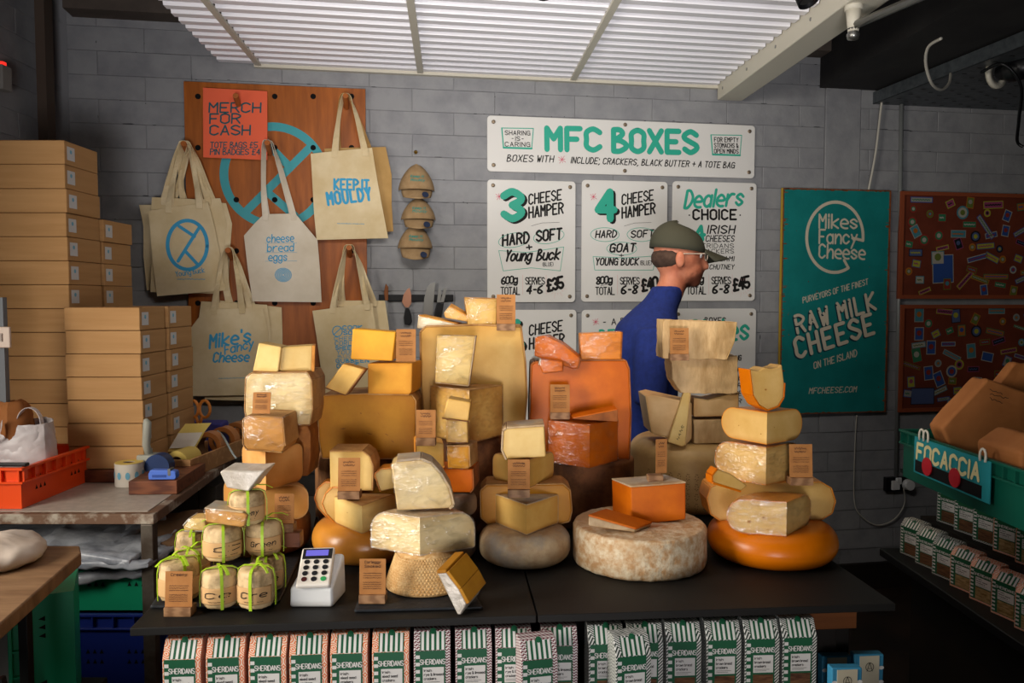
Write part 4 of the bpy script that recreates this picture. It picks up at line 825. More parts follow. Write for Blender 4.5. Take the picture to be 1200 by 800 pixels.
# ---- parmesan tower
r, o = wheel('large parmesan wheel with dotted rind writing behind the mottled wheel', 813, 2.42, .195, ZT, .2, r_parm, .035, .045)
mb = MB()
for row in range(4):
    for k in range(16):
        a = PI+(-.95+k*.125); z = .115-row*.028; 
        for q in range(7):
            aa = a+.022*math.cos(q*.9+1.2); zz = z+.009*math.sin(q*.9+1.2); n_ = Vector((math.sin(aa), math.cos(aa), 0)); u = Vector((math.cos(aa), -math.sin(aa), 0)); c = n_*.1955*1.006+Vector((0, 0, zz)); mb.add([c-u*.0012-Vector((0, 0, .0012)), c+u*.0012-Vector((0, 0, .0012)), c+u*.0012+Vector((0, 0, .0012)), c-u*.0012+Vector((0, 0, .0012))], [(0, 1, 2, 3)])
P(mb.build('dotted_marks', M('rind dots', '#6f522c', rough=.8), r, nrm=False), kind='stuff')
for rad, m_, e in ((.031, M('red badge ring', '#b3222a', rough=.5), 0), (.026, M('badge white', '#d8cfc0', rough=.5), .0005), (.021, M('badge yellow', '#c9a23a', rough=.5), .001), (.017, M('badge grey', '#a8acb8', rough=.5), .0015)):
    a = PI-.08; mb = MB(); K = 22; vs = []
    for q in range(K): aa = a-rad/.195*math.cos(2*PI*q/K); vs.append(((.1972+e)*math.sin(aa), (.1972+e)*math.cos(aa), .055+rad*math.sin(2*PI*q/K)))
    mb.add(vs, [tuple(range(K))]); mb.build('round_badge', m_, r, nrm=False)
slab('smooth parmesan block tapering downward at left of the tower', [(757, 462), (765, 460), (811, 470), (811, 512), (806, 518), (764, 505)], 2.285, .13, p_parm, r_parm, '....rr', z0=1.131, film=False)
slab('rough parmesan chunk resting on the parmesan wheel at right', [(813, 496), (856, 495), (869, 492), (869, 522), (813, 524)], 2.28, .09, p_parmr, z0=1.131, rough=.006)
slab('dark topped parmesan chunk above the lower right chunk', [(813, 472), (830, 475), (866, 466), (866, 493), (813, 494)], 2.285, .09, p_parm, r_parm, 'rr...', z0=1.209)
slab('rough squarish parmesan chunk, second from the top', [(786, 425), (800, 423), (865, 422), (865, 466), (840, 467), (798, 466), (788, 450)], 2.27, .10, p_parmr, z0=1.277, rough=.01)
slab('rough parmesan chunk narrowing to its right at the tower top', [(777, 374), (863, 377), (860, 400), (851, 421), (800, 421), (776, 420)], 2.25, .10, p_parmr, r_parm, '.rr...', z0=1.378, rough=.008)
card('brown price card against the topmost parmesan chunk', 786, 808, 386, 417, 2.215, 1.378, seed=9)
r = slab('slim parmesan stick with small lettering leaning on the tower', [(810, 438), (814, 439), (803, 518), (799, 519), (783, 514)], 2.245, .02, p_pale, r_parm, '.r...', z0=1.131, rx=-.18)
mb = MB(); 
for i in range(4): tx(mb, 'HANE'[i], (-.008+i*.0045, .018+i*.011), (-.003+i*.0045, .023+i*.011), .006, .18, 0, -.0008)
mb.build('lettering', m_ink, r, nrm=False)
card('dark price card in front of the parmesan wheel', 768, 782, 517, 555, 1.90, 1.130, base=False, lean=0, rz=.25, seed=10)
# ---- gouda tower
wheel('whole shiny orange gouda wheel at the right end of counter', 906, 1.90, .152, ZT, .086, r_orange, .043)
slab('rounded gouda half behind the lowest gouda wedge', [(829, 585), (833, 572), (845, 566), (962, 566), (974, 573), (979, 588), (975, 602), (962, 610), (845, 611), (833, 603)], 1.90, .08, p_gouda, r_gouda, r3, z0=1.014)
wedge('lowest gouda wedge with round holes on the orange wheel', 922, 1.775, 588, 852, 954, 1.014, .13, p_gouda, r_gouda, .04, film=True, holes=((-1, .62, .35, .004), (-1, .38, .5, .0035), (-1, .3, .15, .002)))
wedge('middle gouda wedge below the highest gouda wedge', 898, 1.86, 524, 840, 941, 1.110, .14, p_gouda, r_gouda, .04, film=True, holes=((1, .5, .5, .002),))
wedge('highest gouda wedge under the jagged piece', 899, 1.86, 483, 847, 942, 1.207, .14, p_gouda, r_gouda, .04, holes=((-1, .6, .45, .0015), (-1, .12, .3, .0018), (1, .2, .5, .0015)))
slab('jagged topped orange rinded piece on top of the gouda tower', [(877, 428), (888, 430), (896, 426), (906, 428), (914, 426), (919, 423), (922, 445), (921, 462), (914, 472), (900, 476), (889, 470), (881, 458)], 1.87, .05, p_gouda, r_orange, '......rrrrrr', z0=1.288, rz=.25, holes=((.45, .45, .003),), t=.003)
slab('thin gouda slice with orange rind leaning at left of tower', [(840, 541), (858, 548), (878, 562), (870, 568), (834, 556), (834, 548)], 1.80, .03, p_gouda, r_orange, '...rrr', z0=1.110, rz=.2, t=.004)
card('brown price card at right on the rounded gouda half', 927, 954, 521, 560, 1.86, 1.110, seed=11)
# ---- loose front cards
card('price card on wood block in front of the wrapped goat cheeses', 191, 223, 671, 712, 1.525, ZT, 'Creeny', seed=12)
card('price card on wood block at the left end of the middle slate', 420, 451, 655, 696, 1.57, ZT+.008, 'Corleggy|Smoked', seed=13)
# ================================================================ WRAPPED GOAT CHEESES ON SLATE
def slate(label, pts):
    W = [atz(a, b, ZT+.001) for a, b in pts]; c = sum(W, Vector())/len(W); L = [p-c for p in W]
    o = MB().prism(L, Vector((0, 0, .006))).build('slate_board', m_slate, bev=.0015, loc=c); P(o, label, 'slate'); rough_up(o, 1, .0012, .01)
slate('black slate board under the ribboned goat cheeses', [(176, 713), (312, 713), (328, 706), (352, 655), (215, 655)])
slate('black slate board under the basket patterned cheese', [(415, 718), (566, 714), (552, 690), (425, 692)])
def bundle(label, cx, wpx, Y, z0, h, rz=0, txt=None, seed=0, tilt=0, band=True, side=0):
    R = wpx/F*Y/2/CT; rr = random.Random(seed); r = E('wrapped_cheese', label, 'cheese', (px_x(cx, 650, Y), Y, z0), 0); r.rotation_euler = (0, tilt, rz)
    pr = [(0, 0), (R*.8, 0), (R*.96, .006), (R*1.0, h*.3), (R*.99, h*.75), (R*.93, h*.93), (R*.75, h*.995), (R*.3, h), (0, h*.99)]
    o = MB().lathe(pr, 28, wob=.018).build('paper_wrap', m_paper, r, smooth=True); bmclean(o); smooth_by_angle(o, 1.2); rough_up(o, 1, .005, .015)
    if band:
        b = MB().lathe([(R*1.015, h*.16), (R*1.035, h*.2), (R*1.03, h*.56), (R*1.02, h*.6)], 28, wob=.015, a0=PI-1.5, a1=PI+1.5).build('label_band', m_label, r, smooth=True)
        sd = b.modifiers.new('t', 'SOLIDIFY'); sd.thickness = .0006
        if txt:
            mb = MB(); tx(mb, txt, (-R*.6, h*.33), (R*.75, h*.36), h*.15, .16, .2, 0, n=3); wav(mb, -R*.4, R*.6, h*.24, .001, 0, .0007, rr)
            vs = []
            for x, y, z in mb.v:
                a = PI-(x+side*R)/R; vs.append((R*1.05*math.sin(a), R*1.05*math.cos(a), z))
            mb.v = vs; mb.build('lettering', m_ink, r, nrm=False)
    rb = MB()
    for k, a in enumerate((.25, PI/2+.35)):
        pts = []; wd = []
        u = Vector((math.cos(a), math.sin(a), 0)); pth = [(-1.06, .03), (-1.08, .3), (-1.07, .7), (-.97, .95), (-.7, 1.03), (0, 1.04), (.7, 1.03), (.97, .95), (1.07, .7), (1.08, .3), (1.06, .03)]
        for q, z in pth: pts.append(u*R*q+Vector((0, 0, h*z)))
        rb.strip(pts, Vector((-u.y, u.x, 0))*.0058)
    for s_ in (-1, 1):
        a = rr.uniform(0, 6); u = Vector((math.cos(a)*s_, math.sin(a)*s_, 0)); w_ = Vector((-u.y, u.x, 0))*.005
        rb.strip([Vector((0, 0, h*1.04)), u*R*.5+Vector((0, 0, h*1.04+.008)), u*R*1.1+Vector((0, 0, h*1.02+.006)), u*R*1.45+Vector((0, 0, h*1.0))], w_)
    rb.build('ribbon', m_ribbon, r); return r
ZS = ZT+.0085; hb = .074
bundle('ribboned goat cheese directly behind the leftmost price card', 210, 46, 1.60, ZS, .082, .3, seed=1)
bundle('ribboned goat cheese with handwritten label, middle of the front row', 257, 42, 1.565, ZS, hb, .1, 'Ce', seed=2)
bundle('ribboned goat cheese at the right end of the front row', 300, 44, 1.565, ZS, hb+.004, -.35, 'Cre', seed=3, side=.4)
bundle('ribboned goat cheese tucked behind the right end of the front row', 314, 38, 1.655, ZS, hb, -.2, 'Cre', seed=4, side=.3)
bundle('ribboned goat cheese in the second row at left, lowest behind the card', 223, 42, 1.69, ZS, .072, .5, seed=5)
bundle('ribboned goat cheese at the back left under the silver wrapped slice', 228, 40, 1.79, ZS, .085, 0, seed=6)
bundle('ribboned goat cheese under the film wrapped slab', 262, 44, 1.62, ZS+hb+.003, .070, 0, 'C', seed=7, side=.5)
bundle('ribboned goat cheese stacked at right in the second layer', 310, 42, 1.655, ZS+hb+.003, .070, -.15, 'Green', seed=8, side=.3)
bundle('ribboned goat cheese at the peak of the pile, under the foil wedge', 291, 41, 1.63, ZS+2*hb+.001, .066, 0, 'Creemy', seed=9, side=.15)
slab('foil covered wedge crowning the ribboned goat cheese pile', [(258, 553), (262, 551), (295, 553), (310, 552), (294, 572), (291, 577), (266, 572)], 1.61, .06, m_foil, m_foil, z0=ZS+2*hb+.069, ext=(.012, .06, .004), rz=.1)
slab('film wrapped slab lying on a ribboned goat cheese', [(240, 606), (285, 611), (290, 614), (287, 627), (281, 628), (241, 622)], 1.585, .06, p_tan, r_pale, 'r.....', z0=ZS+hb+.077, film=True)
slab('silver wrapped slice at the back left of the ribboned pile', [(215, 628), (222, 620), (241, 619), (242, 634), (216, 634)], 1.76, .05, p_pale, m_foil, 'r..r.', z0=ZS+.092, film=True)
# ================================================================ CARD READER
cr = E('card_reader', 'white card payment reader with keypad and blue screen on the black worktop', 'card reader', tuple(atz(374, 700, ZT)), 0)
cr.location.y = 1.60; sc = 1
mb = MB(); w0, w1 = .047, .034
mb.add([(-.047, -.03, 0), (.041, -.03, 0), (.05, .055, 0), (-.03, .055, 0), (-.046, -.03, .040), (.040, -.03, .040), (.048, .055, .085), (-.026, .055, .085)],
       [(3, 2, 1, 0), (4, 5, 6, 7), (0, 1, 5, 4), (1, 2, 6, 5), (2, 3, 7, 6), (3, 0, 4, 7)]); mb.build('cradle', m_whitep, cr, bev=.006, seg=3)
rd_ = bpy.data.objects.new('reader', None); 
n_ = Vector((0, -.45, .85)).normalized()
top = MB().box(-.034, .034, -.052, .052, 0, .012).build('keypad_body', M('reader cream', '#e6ded2', rough=.35), cr, bev=.005, seg=3, loc=(-.002, .012, .0635), rot=(.487, 0, .10))
k_ = MB().box(-.030, .030, .018, .046, .0121, .0128).build('screen_surround', m_blackp, top); MB().box(-.024, .022, .026, .042, .013, .0132).build('screen', M('screen glow', '#5c58b8', rough=.3, emit=.6), top)
for i in range(3):
    for j in range(4):
        m_ = m_blackp if (i, j) not in ((2, 3), (0, 3)) else (M('green key', '#2f9a55') if i == 2 else M('dark red key', '#4a1410'))
        MB().lathe([(0, 0), (.0058, 0), (.0058, .0015), (0, .0018)], 12).build('key', m_, top, loc=(-.019+.019*i, .010-.0155*j, .0118))
cable('reader_cable', 'black cable curling behind the card reader', [atz(372, 660, ZT)+Vector((0, 0, .03)), atz(376, 652, ZT)+Vector((0, 0, .06)), atz(372, 640, ZT)+Vector((0, 0, .075)), atz(366, 645, ZT)+Vector((0, 0, .03)), atz(362, 655, ZT)+Vector((0, 0, .004))], .002, m_blackp)
# ================================================================ PEG BOARD AND TOTES
x0b, zb1 = wl(215, 95, .03); x1b, _ = wl(428, 95, .03); zb0 = wl(215, 432, .03)[1]
pb = WE('peg_board', 'large orange brown wooden peg board with turquoise ring emblem behind tote bags', 'peg board', (x0b+x1b)/2, (zb0+zb1)/2)
bw_, bh_ = x1b-x0b, zb1-zb0; MB().box(-bw_/2, bw_/2, -.03, -.004, -bh_/2, bh_/2).build('board', m_wood, pb, bev=.0015)
LB = lambda px, py: (wl(px, py, .03)[0]-(x0b+x1b)/2, wl(px, py, .03)[1]-(zb0+zb1)/2)
for py in (113, 173, 234, 294, 355, 415):
    for px in (232, 277, 322, 367, 412):
        p = LB(px, py); MB().lathe([(0, .0004), (.0125, .0004), (.0125, .0011), (0, .0011)], 14).build('peg_hole', m_holes, pb, loc=(p[0], -.0302, p[1]), rot=(PI/2, 0, 0))
mb = MB(); c = LB(322, 206); ring(mb, c, .222, .222, .038, -.0303, n=56)
def st_(a, b, w=.036): stroke(mb, [LB(*a), LB(*b)], w, -.0303, 0, False)
st_((369, 167), (289, 247)); st_((305, 160), (338, 194)); st_((312, 224), (347, 254)); mb.build('painted_emblem', M('board turquoise', '#3d9aa2', rough=.5), pb, nrm=False)
def peg(px, py, label):
    s, z = wl(px, py, .13); r = P(MB().tube([(0, .1, -.03), (0, 0, 0)], .0125, 12).build('dowel_peg', M('peg wood', '#a8602e', rough=.5), smooth=False), label, 'peg')
    smooth_by_angle(r); r.location = WO+WU*s-WN*.13+Vector((0, 0, z)); r.rotation_euler = (0, 0, WA); return s, z
pegs = {}
for k, (px, py, l) in dict(sign=(276, 112, 'wooden peg holding the orange sign at the top of the board'), t1=(215, 168, 'wooden peg carrying the top left tote bags'), t2=(313, 167, 'wooden peg carrying the shopping list tote'), t3=(405, 112, 'wooden peg carrying the top right tote bags'), t4=(267, 293, 'wooden peg carrying the lower left tote bags'), t5=(409, 290, 'wooden peg carrying the lower right tote bags')).items(): pegs[k] = peg(px, py, l)
r, w, h, L = panel('paper_sign', 'bright orange merchandise price sign hung on the peg board', 'sign', 237, 103, 314, 187, off=.06, rad=.001, mat=M('orange card', '#e8623e', rough=.6), th=.003)
r.rotation_euler = (0, .015, WA)
YT = -.0606; mb = MB()
for t, x0, y0, x1, hh, wt in (('MERCH', 245, 132, 305, 11, .17), ('FOR', 246, 145, 281, 11, .17), ('CASH', 246.5, 158.5, 293, 11, .17), ('TOTE BAGS £5', 247, 173.5, 302, 6.5, .17), ('PIN BADGES £4', 247, 181.5, 305, 6.5, .17)): T(mb, L, t, x0, y0, x1, y0-.8, hh, wt, .1, gap=1.4)
mb.build('lettering', M('dark teal ink', '#12505a', rough=.6), r, nrm=False)
def tote(label, rows, off, pk, anchors, mat=None, prt=None, seed=0, hw=.026, group='canvas tote bags on the peg board', bulge=.006, strapx=0, pcol=None):
    rr = random.Random(seed); mat = mat or m_canvas
    Rw = [(wl(a, b, off), wl(c, d, off)) for a, b, c, d in rows]; cx = sum(l[0]+q[0] for l, q in Rw)/2/len(Rw); cz = sum(l[1]+q[1] for l, q in Rw)/2/len(Rw)
    r = WE('tote_bag', label, 'tote bag', cx, cz, 0, group); ph = rr.uniform(0, 6)
    yy = lambda x, z: -off-.0022*math.sin(21*x+ph+3*z)-.0015*math.sin(47*x-5*z+ph)
    NU, SV = 14, 5; gr = []
    for i in range(len(Rw)-1):
        for k in range(SV if i < len(Rw)-2 else SV+1):
            t = k/SV; (l0, q0), (l1, q1) = Rw[i], Rw[i+1]; gr.append(((l0[0]+(l1[0]-l0[0])*t, l0[1]+(l1[1]-l0[1])*t), (q0[0]+(q1[0]-q0[0])*t, q0[1]+(q1[1]-q0[1])*t)))
    vs = []; fs = []
    for ly in (0, 1):
        for a, b in gr:
            for u in range(NU+1):
                t = u/NU; x, z = a[0]+(b[0]-a[0])*t-cx, a[1]+(b[1]-a[1])*t-cz; e = math.sin(PI*t)**.5
                vs.append((x, yy(x, z)-bulge*e*.5 if ly == 0 else -off+.001+bulge*e*.6, z))
    n = NU+1; m = len(gr); K = n*m
    for i in range(m-1):
        for u in range(NU): fs += [(i*n+u, i*n+u+1, (i+1)*n+u+1, (i+1)*n+u), (K+i*n+u+1, K+i*n+u, K+(i+1)*n+u, K+(i+1)*n+u+1)]
    for u in range(NU): fs.append((u+1, u, K+u, K+u+1)); b_ = (m-1)*n; fs.append((b_+u, b_+u+1, K+b_+u+1, K+b_+u))
    for i in range(m-1): fs += [(i*n, (i+1)*n, K+(i+1)*n, K+i*n), ((i+1)*n+NU, i*n+NU, K+i*n+NU, K+(i+1)*n+NU)]
    o = MB().add(vs, fs).build('bag_body', mat, r); smooth_by_angle(o, .9)
    # hem line
    a, b = gr[0]; hm = MB(); y_ = -off-.0045
    ps, pz = pegs[pk]; pxl, pzl = ps-cx, pz-cz
    al, ar = wl(*anchors[0], off), wl(*anchors[1], off)
    for lay in range(2):
        dx = rr.uniform(-.006, .006)+strapx; oy = -off-.006+lay*.011
        A = Vector((al[0]-cx+lay*.006, oy, al[1]-cz-.02)); B = Vector((ar[0]-cx-lay*.006, oy, ar[1]-cz-.02)); Pk = Vector((pxl+dx, -.085-.02*lay-strapx, pzl+.014)); pts = []; wd = []
        hA = Pk.z-A.z
        pts = [A, A+Vector((0, 0, .025)), A+(Pk-A)*.35+Vector((-.012, -.012, 0)), A+(Pk-A)*.7+Vector((-.016, -.01, 0)), Pk+Vector((-.016, 0, -.012)), Pk, Pk+Vector((.016, 0, -.012)), B+(Pk-B)*.7+Vector((.016, -.01, 0)), B+(Pk-B)*.35+Vector((.012, -.012, 0)), B+Vector((0, 0, .025)), B]
        wx = Vector((hw, 0, 0)); wm = Vector((hw*.8, hw*.5*(1 if rr.random() < .5 else -1), 0)); wt_ = Vector((.0, hw*.9, 0))
        wd = [wx, wx, wm, Vector((hw*.55, hw*.6, 0)), Vector((.006, hw*.9, .0)), wt_, Vector((-.006, hw*.9, 0)), Vector((hw*.55, hw*.6, 0)), wm, wx, wx]
        f = []; fw = []
        for i in range(len(pts)-1):
            for k in range(4):
                t = k/4; a_ = pts[max(i-1, 0)]; b_, c_ = pts[i], pts[i+1]; d_ = pts[min(i+2, len(pts)-1)]
                f.append(.5*(2*b_+(c_-a_)*t+(2*a_-5*b_+4*c_-d_)*t*t+(3*b_-a_-3*c_+d_)*t**3)); fw.append(wd[i].lerp(wd[i+1], t))
        f.append(pts[-1]); fw.append(wd[-1])
        MB().strip(f, fw, .002).build('strap', mat, r, smooth=False)
    if prt:
        mb = MB(); prt(mb, lambda px, py: (wl(px, py, off)[0]-cx, wl(px, py, off)[1]-cz)); mb.v = [(x, yy(x, z)-bulge*.5-.0012, z) for x, y, z in mb.v]; mb.build('print', pcol or m_blue, r, nrm=False)
    return r
def TB(mb, L, s, x0, y0, x1, y1, hp, wt=.16, sl=0, **k): a, b = L(x0, y0), L(x1, y1); tx(mb, s, a, b, L(x0, y0-hp)[1]-a[1], wt, sl, 0, 0, **k)
# cluster 1
def pr1(mb, L):
    ring(mb, L(220, 287), .083, .108, .016, n=44, rot=-.05); S_ = lambda a, b: stroke(mb, [L(*a), L(*b)], .014)
    S_((234, 266), (209, 306)); S_((210, 265), (228, 277)); S_((218, 295), (231, 309))
    TB(mb, L, 'Young Buck', 207, 324, 240, 319, 6, .13); wav(mb, L(208, 330)[0], L(241, 330)[0], L(220, 327)[1], .0035, 0, .0014, random.Random(1))
tote('tote bag with worn left corner, rearmost of the top left bunch', [(163, 240, 205, 240), (168, 265, 210, 265), (168, 300, 214, 300), (172, 340, 216, 340)], .035, 't1', ((190, 240), (203, 240)), seed=1)
tote('tote bag fanned out to the right in the top left bunch', [(200, 234, 265, 238), (202, 262, 272, 262), (204, 300, 269, 300), (205, 328, 268, 330)], .046, 't1', ((215, 238), (250, 236)), seed=2)
tote('tote bag showing its right corner, fourth back in the top left bunch', [(190, 236, 258, 232), (195, 262, 266, 262), (192, 300, 262, 298), (194, 338, 262, 336)], .058, 't1', ((200, 238), (244, 235)), seed=3)
tote('tote bag just behind the ring printed one, left edge showing', [(178, 231, 240, 234), (176, 262, 246, 262), (178, 300, 252, 300), (176, 342, 250, 344)], .070, 't1', ((193, 235), (235, 236)), seed=4)
tote('front tote bag with a blue ring emblem print in the top left bunch', [(174, 247, 244, 237), (177, 280, 252, 268), (180, 315, 259, 304), (184, 347, 265, 340)], .084, 't1', ((198, 244), (234, 239)), prt=pr1, seed=5)
# cluster 2
def pr2(mb, L):
    TB(mb, L, 'cheese', 313, 284, 344, 283, 9, .13, .1); TB(mb, L, 'bread', 313.5, 295, 344, 294, 9, .13, .1); TB(mb, L, 'eggs', 315, 305.5, 336, 305, 9, .13, .1)
    for y in (285, 296, 306): stroke(mb, [L(311, y), L(348, y-.3)], .0012)
    c = L(332, 322)
    for q in range(6): ring(mb, c, .006+.006*q, .006+.005*q, .003, n=14)
tote('greyish tote printed with a shopping list in blue script', [(309, 251, 346, 250), (298, 262, 356, 262), (286, 276, 372, 281), (290, 312, 375, 316), (296, 353, 377, 354)], .07, 't2', ((311, 253), (344, 253)), m_canvas2, pr2, seed=6)
# cluster 3
def pr3(mb, L):
    TB(mb, L, 'KEEP IT', 392, 222, 432, 223, 12, .22, 0, space=2, gap=2.2); TB(mb, L, 'MOULDY', 385, 240, 435, 234, 14, .22, 0, gap=2.6)
    wav(mb, L(395, 262)[0], L(427, 262)[0], L(400, 262)[1], .002, 0, .001, random.Random(2))
tote('rear tote bag at top right of the board, side showing', [(380, 174, 452, 172), (384, 210, 459, 205), (388, 240, 459, 240), (392, 276, 461, 271)], .045, 't3', ((395, 176), (432, 174)), M('darker canvas', '#bb955c', '#a8834c', sc=6, rough=.85, bump=.25, bsc=14), seed=7)
tote('front tote bag at top right printed with chunky blue letters', [(364, 180, 436, 173), (366, 215, 442, 210), (368, 250, 449, 248), (371, 281, 455, 279)], .075, 't3', ((392, 180), (428, 178)), prt=pr3, seed=8)
# cluster 4
def pr4(mb, L):
    TB(mb, L, "Mike's", 246, 408, 293, 400, 15, .17, .25); TB(mb, L, 'Fancy', 264, 415, 297, 407, 10, .17, .25); TB(mb, L, 'Cheese', 250, 424, 291, 423, 11, .18, .2)
    wav(mb, L(256, 444)[0], L(290, 444)[0], L(260, 443)[1], .002, 0, .001, random.Random(3))
tote('rear tote bag under the shopping list tote, right edge showing', [(258, 352, 330, 360), (258, 390, 331, 390), (260, 424, 331, 426), (262, 462, 326, 466)], .045, 't4', ((268, 356), (296, 358)), seed=9)
tote('middle tote bag of the lower left bunch', [(236, 353, 313, 357), (232, 380, 317, 385), (234, 420, 318, 420), (240, 468, 318, 470)], .058, 't4', ((252, 356), (292, 358)), seed=10)
tote('front tote of the lower left bunch with flowing blue script', [(243, 362, 308, 361), (232, 373, 311, 374), (223, 385, 314, 390), (224, 425, 317, 430), (226, 464, 321, 462)], .074, 't4', ((251, 363), (284, 362)), prt=pr4, seed=11)
# cluster 5
def pr5(mb, L):
    ring(mb, L(395.5, 388), .022, .024, .004, n=20); stroke(mb, [L(391, 392), L(400, 384)], .004)
    for t, x0, y, x1, hh, wt in (('COOK', 402, 386, 424, 4.5, .24), ('SOME', 403, 392, 424, 4.5, .24), ('CHEESE', 392, 398.5, 424, 4, .16), ('CORLEGGY', 393, 404.5, 432, 5, .16), ('SHEEPS', 393.5, 409.5, 420, 4, .24), ('YOUNG', 395, 415, 420, 4.5, .14), ('BUCK', 396, 419, 420, 3, .14), ('GUBBEEN', 394, 424.5, 432, 4, .24), ('GOAT', 395, 431, 420, 5, .22)): TB(mb, L, t, x0, y, x1, y-.3, hh, wt)
tote('rear tote of the lower right bunch, right edge showing', [(395, 352, 451, 352), (398, 385, 456, 385), (400, 420, 456, 420), (404, 452, 456, 452)], .05, 't5', ((400, 354), (438, 354)), seed=12)
tote('front tote of the lower right bunch printed with a column of words', [(366, 364, 436, 355), (371, 395, 441, 388), (376, 432, 446, 425), (381, 463, 450, 455)], .074, 't5', ((390, 362), (430, 358)), prt=pr5, seed=13)
# ================================================================ CAPS
m_beige = M('beige cotton', '#a98c66', '#9a7d58', sc=30, rough=.85, bump=.2, bsc=60)
hk = P(MB().lathe([(0, 0), (.006, .0), (.006, .01), (.009, .018), (0, .022)], 10).build('wall_hook', M('brass', '#b08a3c', rough=.3, metal=.9), smooth=True), 'small brass hook above the three beige caps', 'hook'); hk.location = wp(487, 179, .003); hk.rotation_euler = (PI/2, 0, WA)
for i, (yt, ym, yb, x0, x1, nm) in enumerate(((189, 222, 235, 467, 510, 'top'), (230, 257, 270, 470, 511, 'middle'), (262, 291, 306, 466, 507, 'lowest'))):
    off = .06-.004*i; sa, zt = wl(x0, yt, off); sb, _ = wl(x1, yt, off); zm = wl(487, ym, off)[1]; zb = wl(487, yb, off)[1]; cs = (sa+sb)/2; R = (sb-sa)/2
    r = WE('baseball_cap', '%s of three beige caps hung in a column on grey wall' % nm, 'cap', cs, zm, .0, 'beige caps on the wall'); H = zt-zm
    mb = MB(); vs = []; fs = []; NA, NV = 24, 9
    for j in range(NV+1):
        t = j/NV; rr_ = (1-t**1.7)**.68 if t < 1 else 0.0
        for k in range(NA+1): a = -PI/2+PI*k/NA; vs.append((R*rr_*math.sin(a), -.004-.085*(rr_**.8)*math.cos(a)-.012*i, H*t))
    for j in range(NV):
        for k in range(NA): fs.append((j*(NA+1)+k, j*(NA+1)+k+1, (j+1)*(NA+1)+k+1, (j+1)*(NA+1)+k))
    o = mb.add(vs, fs).build('crown', m_beige, r, smooth=True); so = o.modifiers.new('t', 'SOLIDIFY'); so.thickness = .002
    mb = MB(); vs = []; fs = []
    for j in range(7):
        t = j/6; w = R*.86*(1-.12*t*t)
        for k in range(13):
            u = -1+2*k/12; vs.append((w*u, -.058*math.cos(u*1.2)-.012*i-.055*t*(1-.5*u*u)-.004, .004-(zm-zb)*t*(1-.22*u*u)-.0))
    for j in range(6):
        for k in range(12): fs.append((j*13+k, j*13+k+1, (j+1)*13+k+1, (j+1)*13+k))
    br = mb.add(vs, fs).build('brim', m_beige, r, smooth=True); so = br.modifiers.new('t', 'SOLIDIFY'); so.thickness = .003
    mb = MB(); tx(mb, 'Keep it', (-.03, H*.42), (.03, H*.42), .011, .2, .2, 0); tx(mb, 'Mouldy', (-.03, H*.28), (.035, H*.28), .011, .2, .2, 0)
    mb.v = [(x, -.004-.085*max(.1, (1-min(1, (z/H))**1.7)**.68)**.8*math.cos(math.asin(max(-.95, min(.95, x/R))))-.012*i-.003, z) for x, y, z in mb.v]; mb.build('embroidery', M('teal thread', '#1f8f84', rough=.8), r, nrm=False)
    MB().lathe([(0, 0), (.016, 0), (.016, .0008), (0, .0009)], 18).build('size_sticker', M('navy sticker', '#28324a', rough=.3), r, loc=(R*.42, -.104-.012*i, -(zm-zb)*.55), rot=(1.05, 0, .2))
    for k in range(-1, 2): pass
# ================================================================ KNIFE RACK
s, z = wl(488, 349, .02); s2, _ = wl(444, 349, .02); kr = WE('magnetic_knife_rack', 'black magnetic knife rack bar on the grey wall', 'knife rack', s, z)
MB().box(s2-s, s-s2, -.02, -.001, -.016, .016).build('bar', m_blackp, kr, bev=.003)
def knife(label, pts_blade, pts_handle, off=.024, bm=None, hm=None, th=.002):
    B_ = [wl(*p, off) for p in pts_blade]; H_ = [wl(*p, off) for p in pts_handle]; c = B_[0]; r = WE('knife', label, 'knife', c[0], c[1])
    MB().prism([(a-c[0], -off, b-c[1]) for a, b in B_], (0, -th, 0)).build('blade', bm or m_metal, r)
    MB().prism([(a-c[0], -off+.004, b-c[1]) for a, b in H_], (0, -.014, 0)).build('handle', hm or m_blackp, r, bev=.003)
knife('broad copper toned cheese knife with round black handle', [(477, 339), (480, 337), (482, 345), (482, 355), (479, 360), (475, 360), (471, 354), (473, 345)], [(475, 361), (479, 361), (482, 368), (483, 377), (480, 381), (474, 380), (473, 372)], bm=M('copper blade', '#b07f66', rough=.35, metal=.6))
knife('large chef knife with broad steel blade on the rack', [(500, 337), (505, 332), (510, 331), (507, 369), (496, 369), (497, 350)], [(497, 370), (507, 370), (506, 392), (498, 392)])
knife('slim dark handled knife left of its twin', [(514, 338), (516, 337), (517, 345), (516, 354), (512, 354), (513, 345)], [(512, 354), (516, 354), (515, 371), (508, 371)])
knife('slim dark handled knife at the right end of the rack', [(520, 338), (523, 337), (522, 346), (520, 354), (516, 354)], [(516, 355), (520, 355), (517, 373), (511, 373)])
knife('narrow wooden handled knife at the left end of the rack', [(451, 352), (454, 352), (456, 372), (453, 374)], [(451, 352), (450, 342), (452, 332), (455, 336), (455, 352)], hm=m_shelfwood)
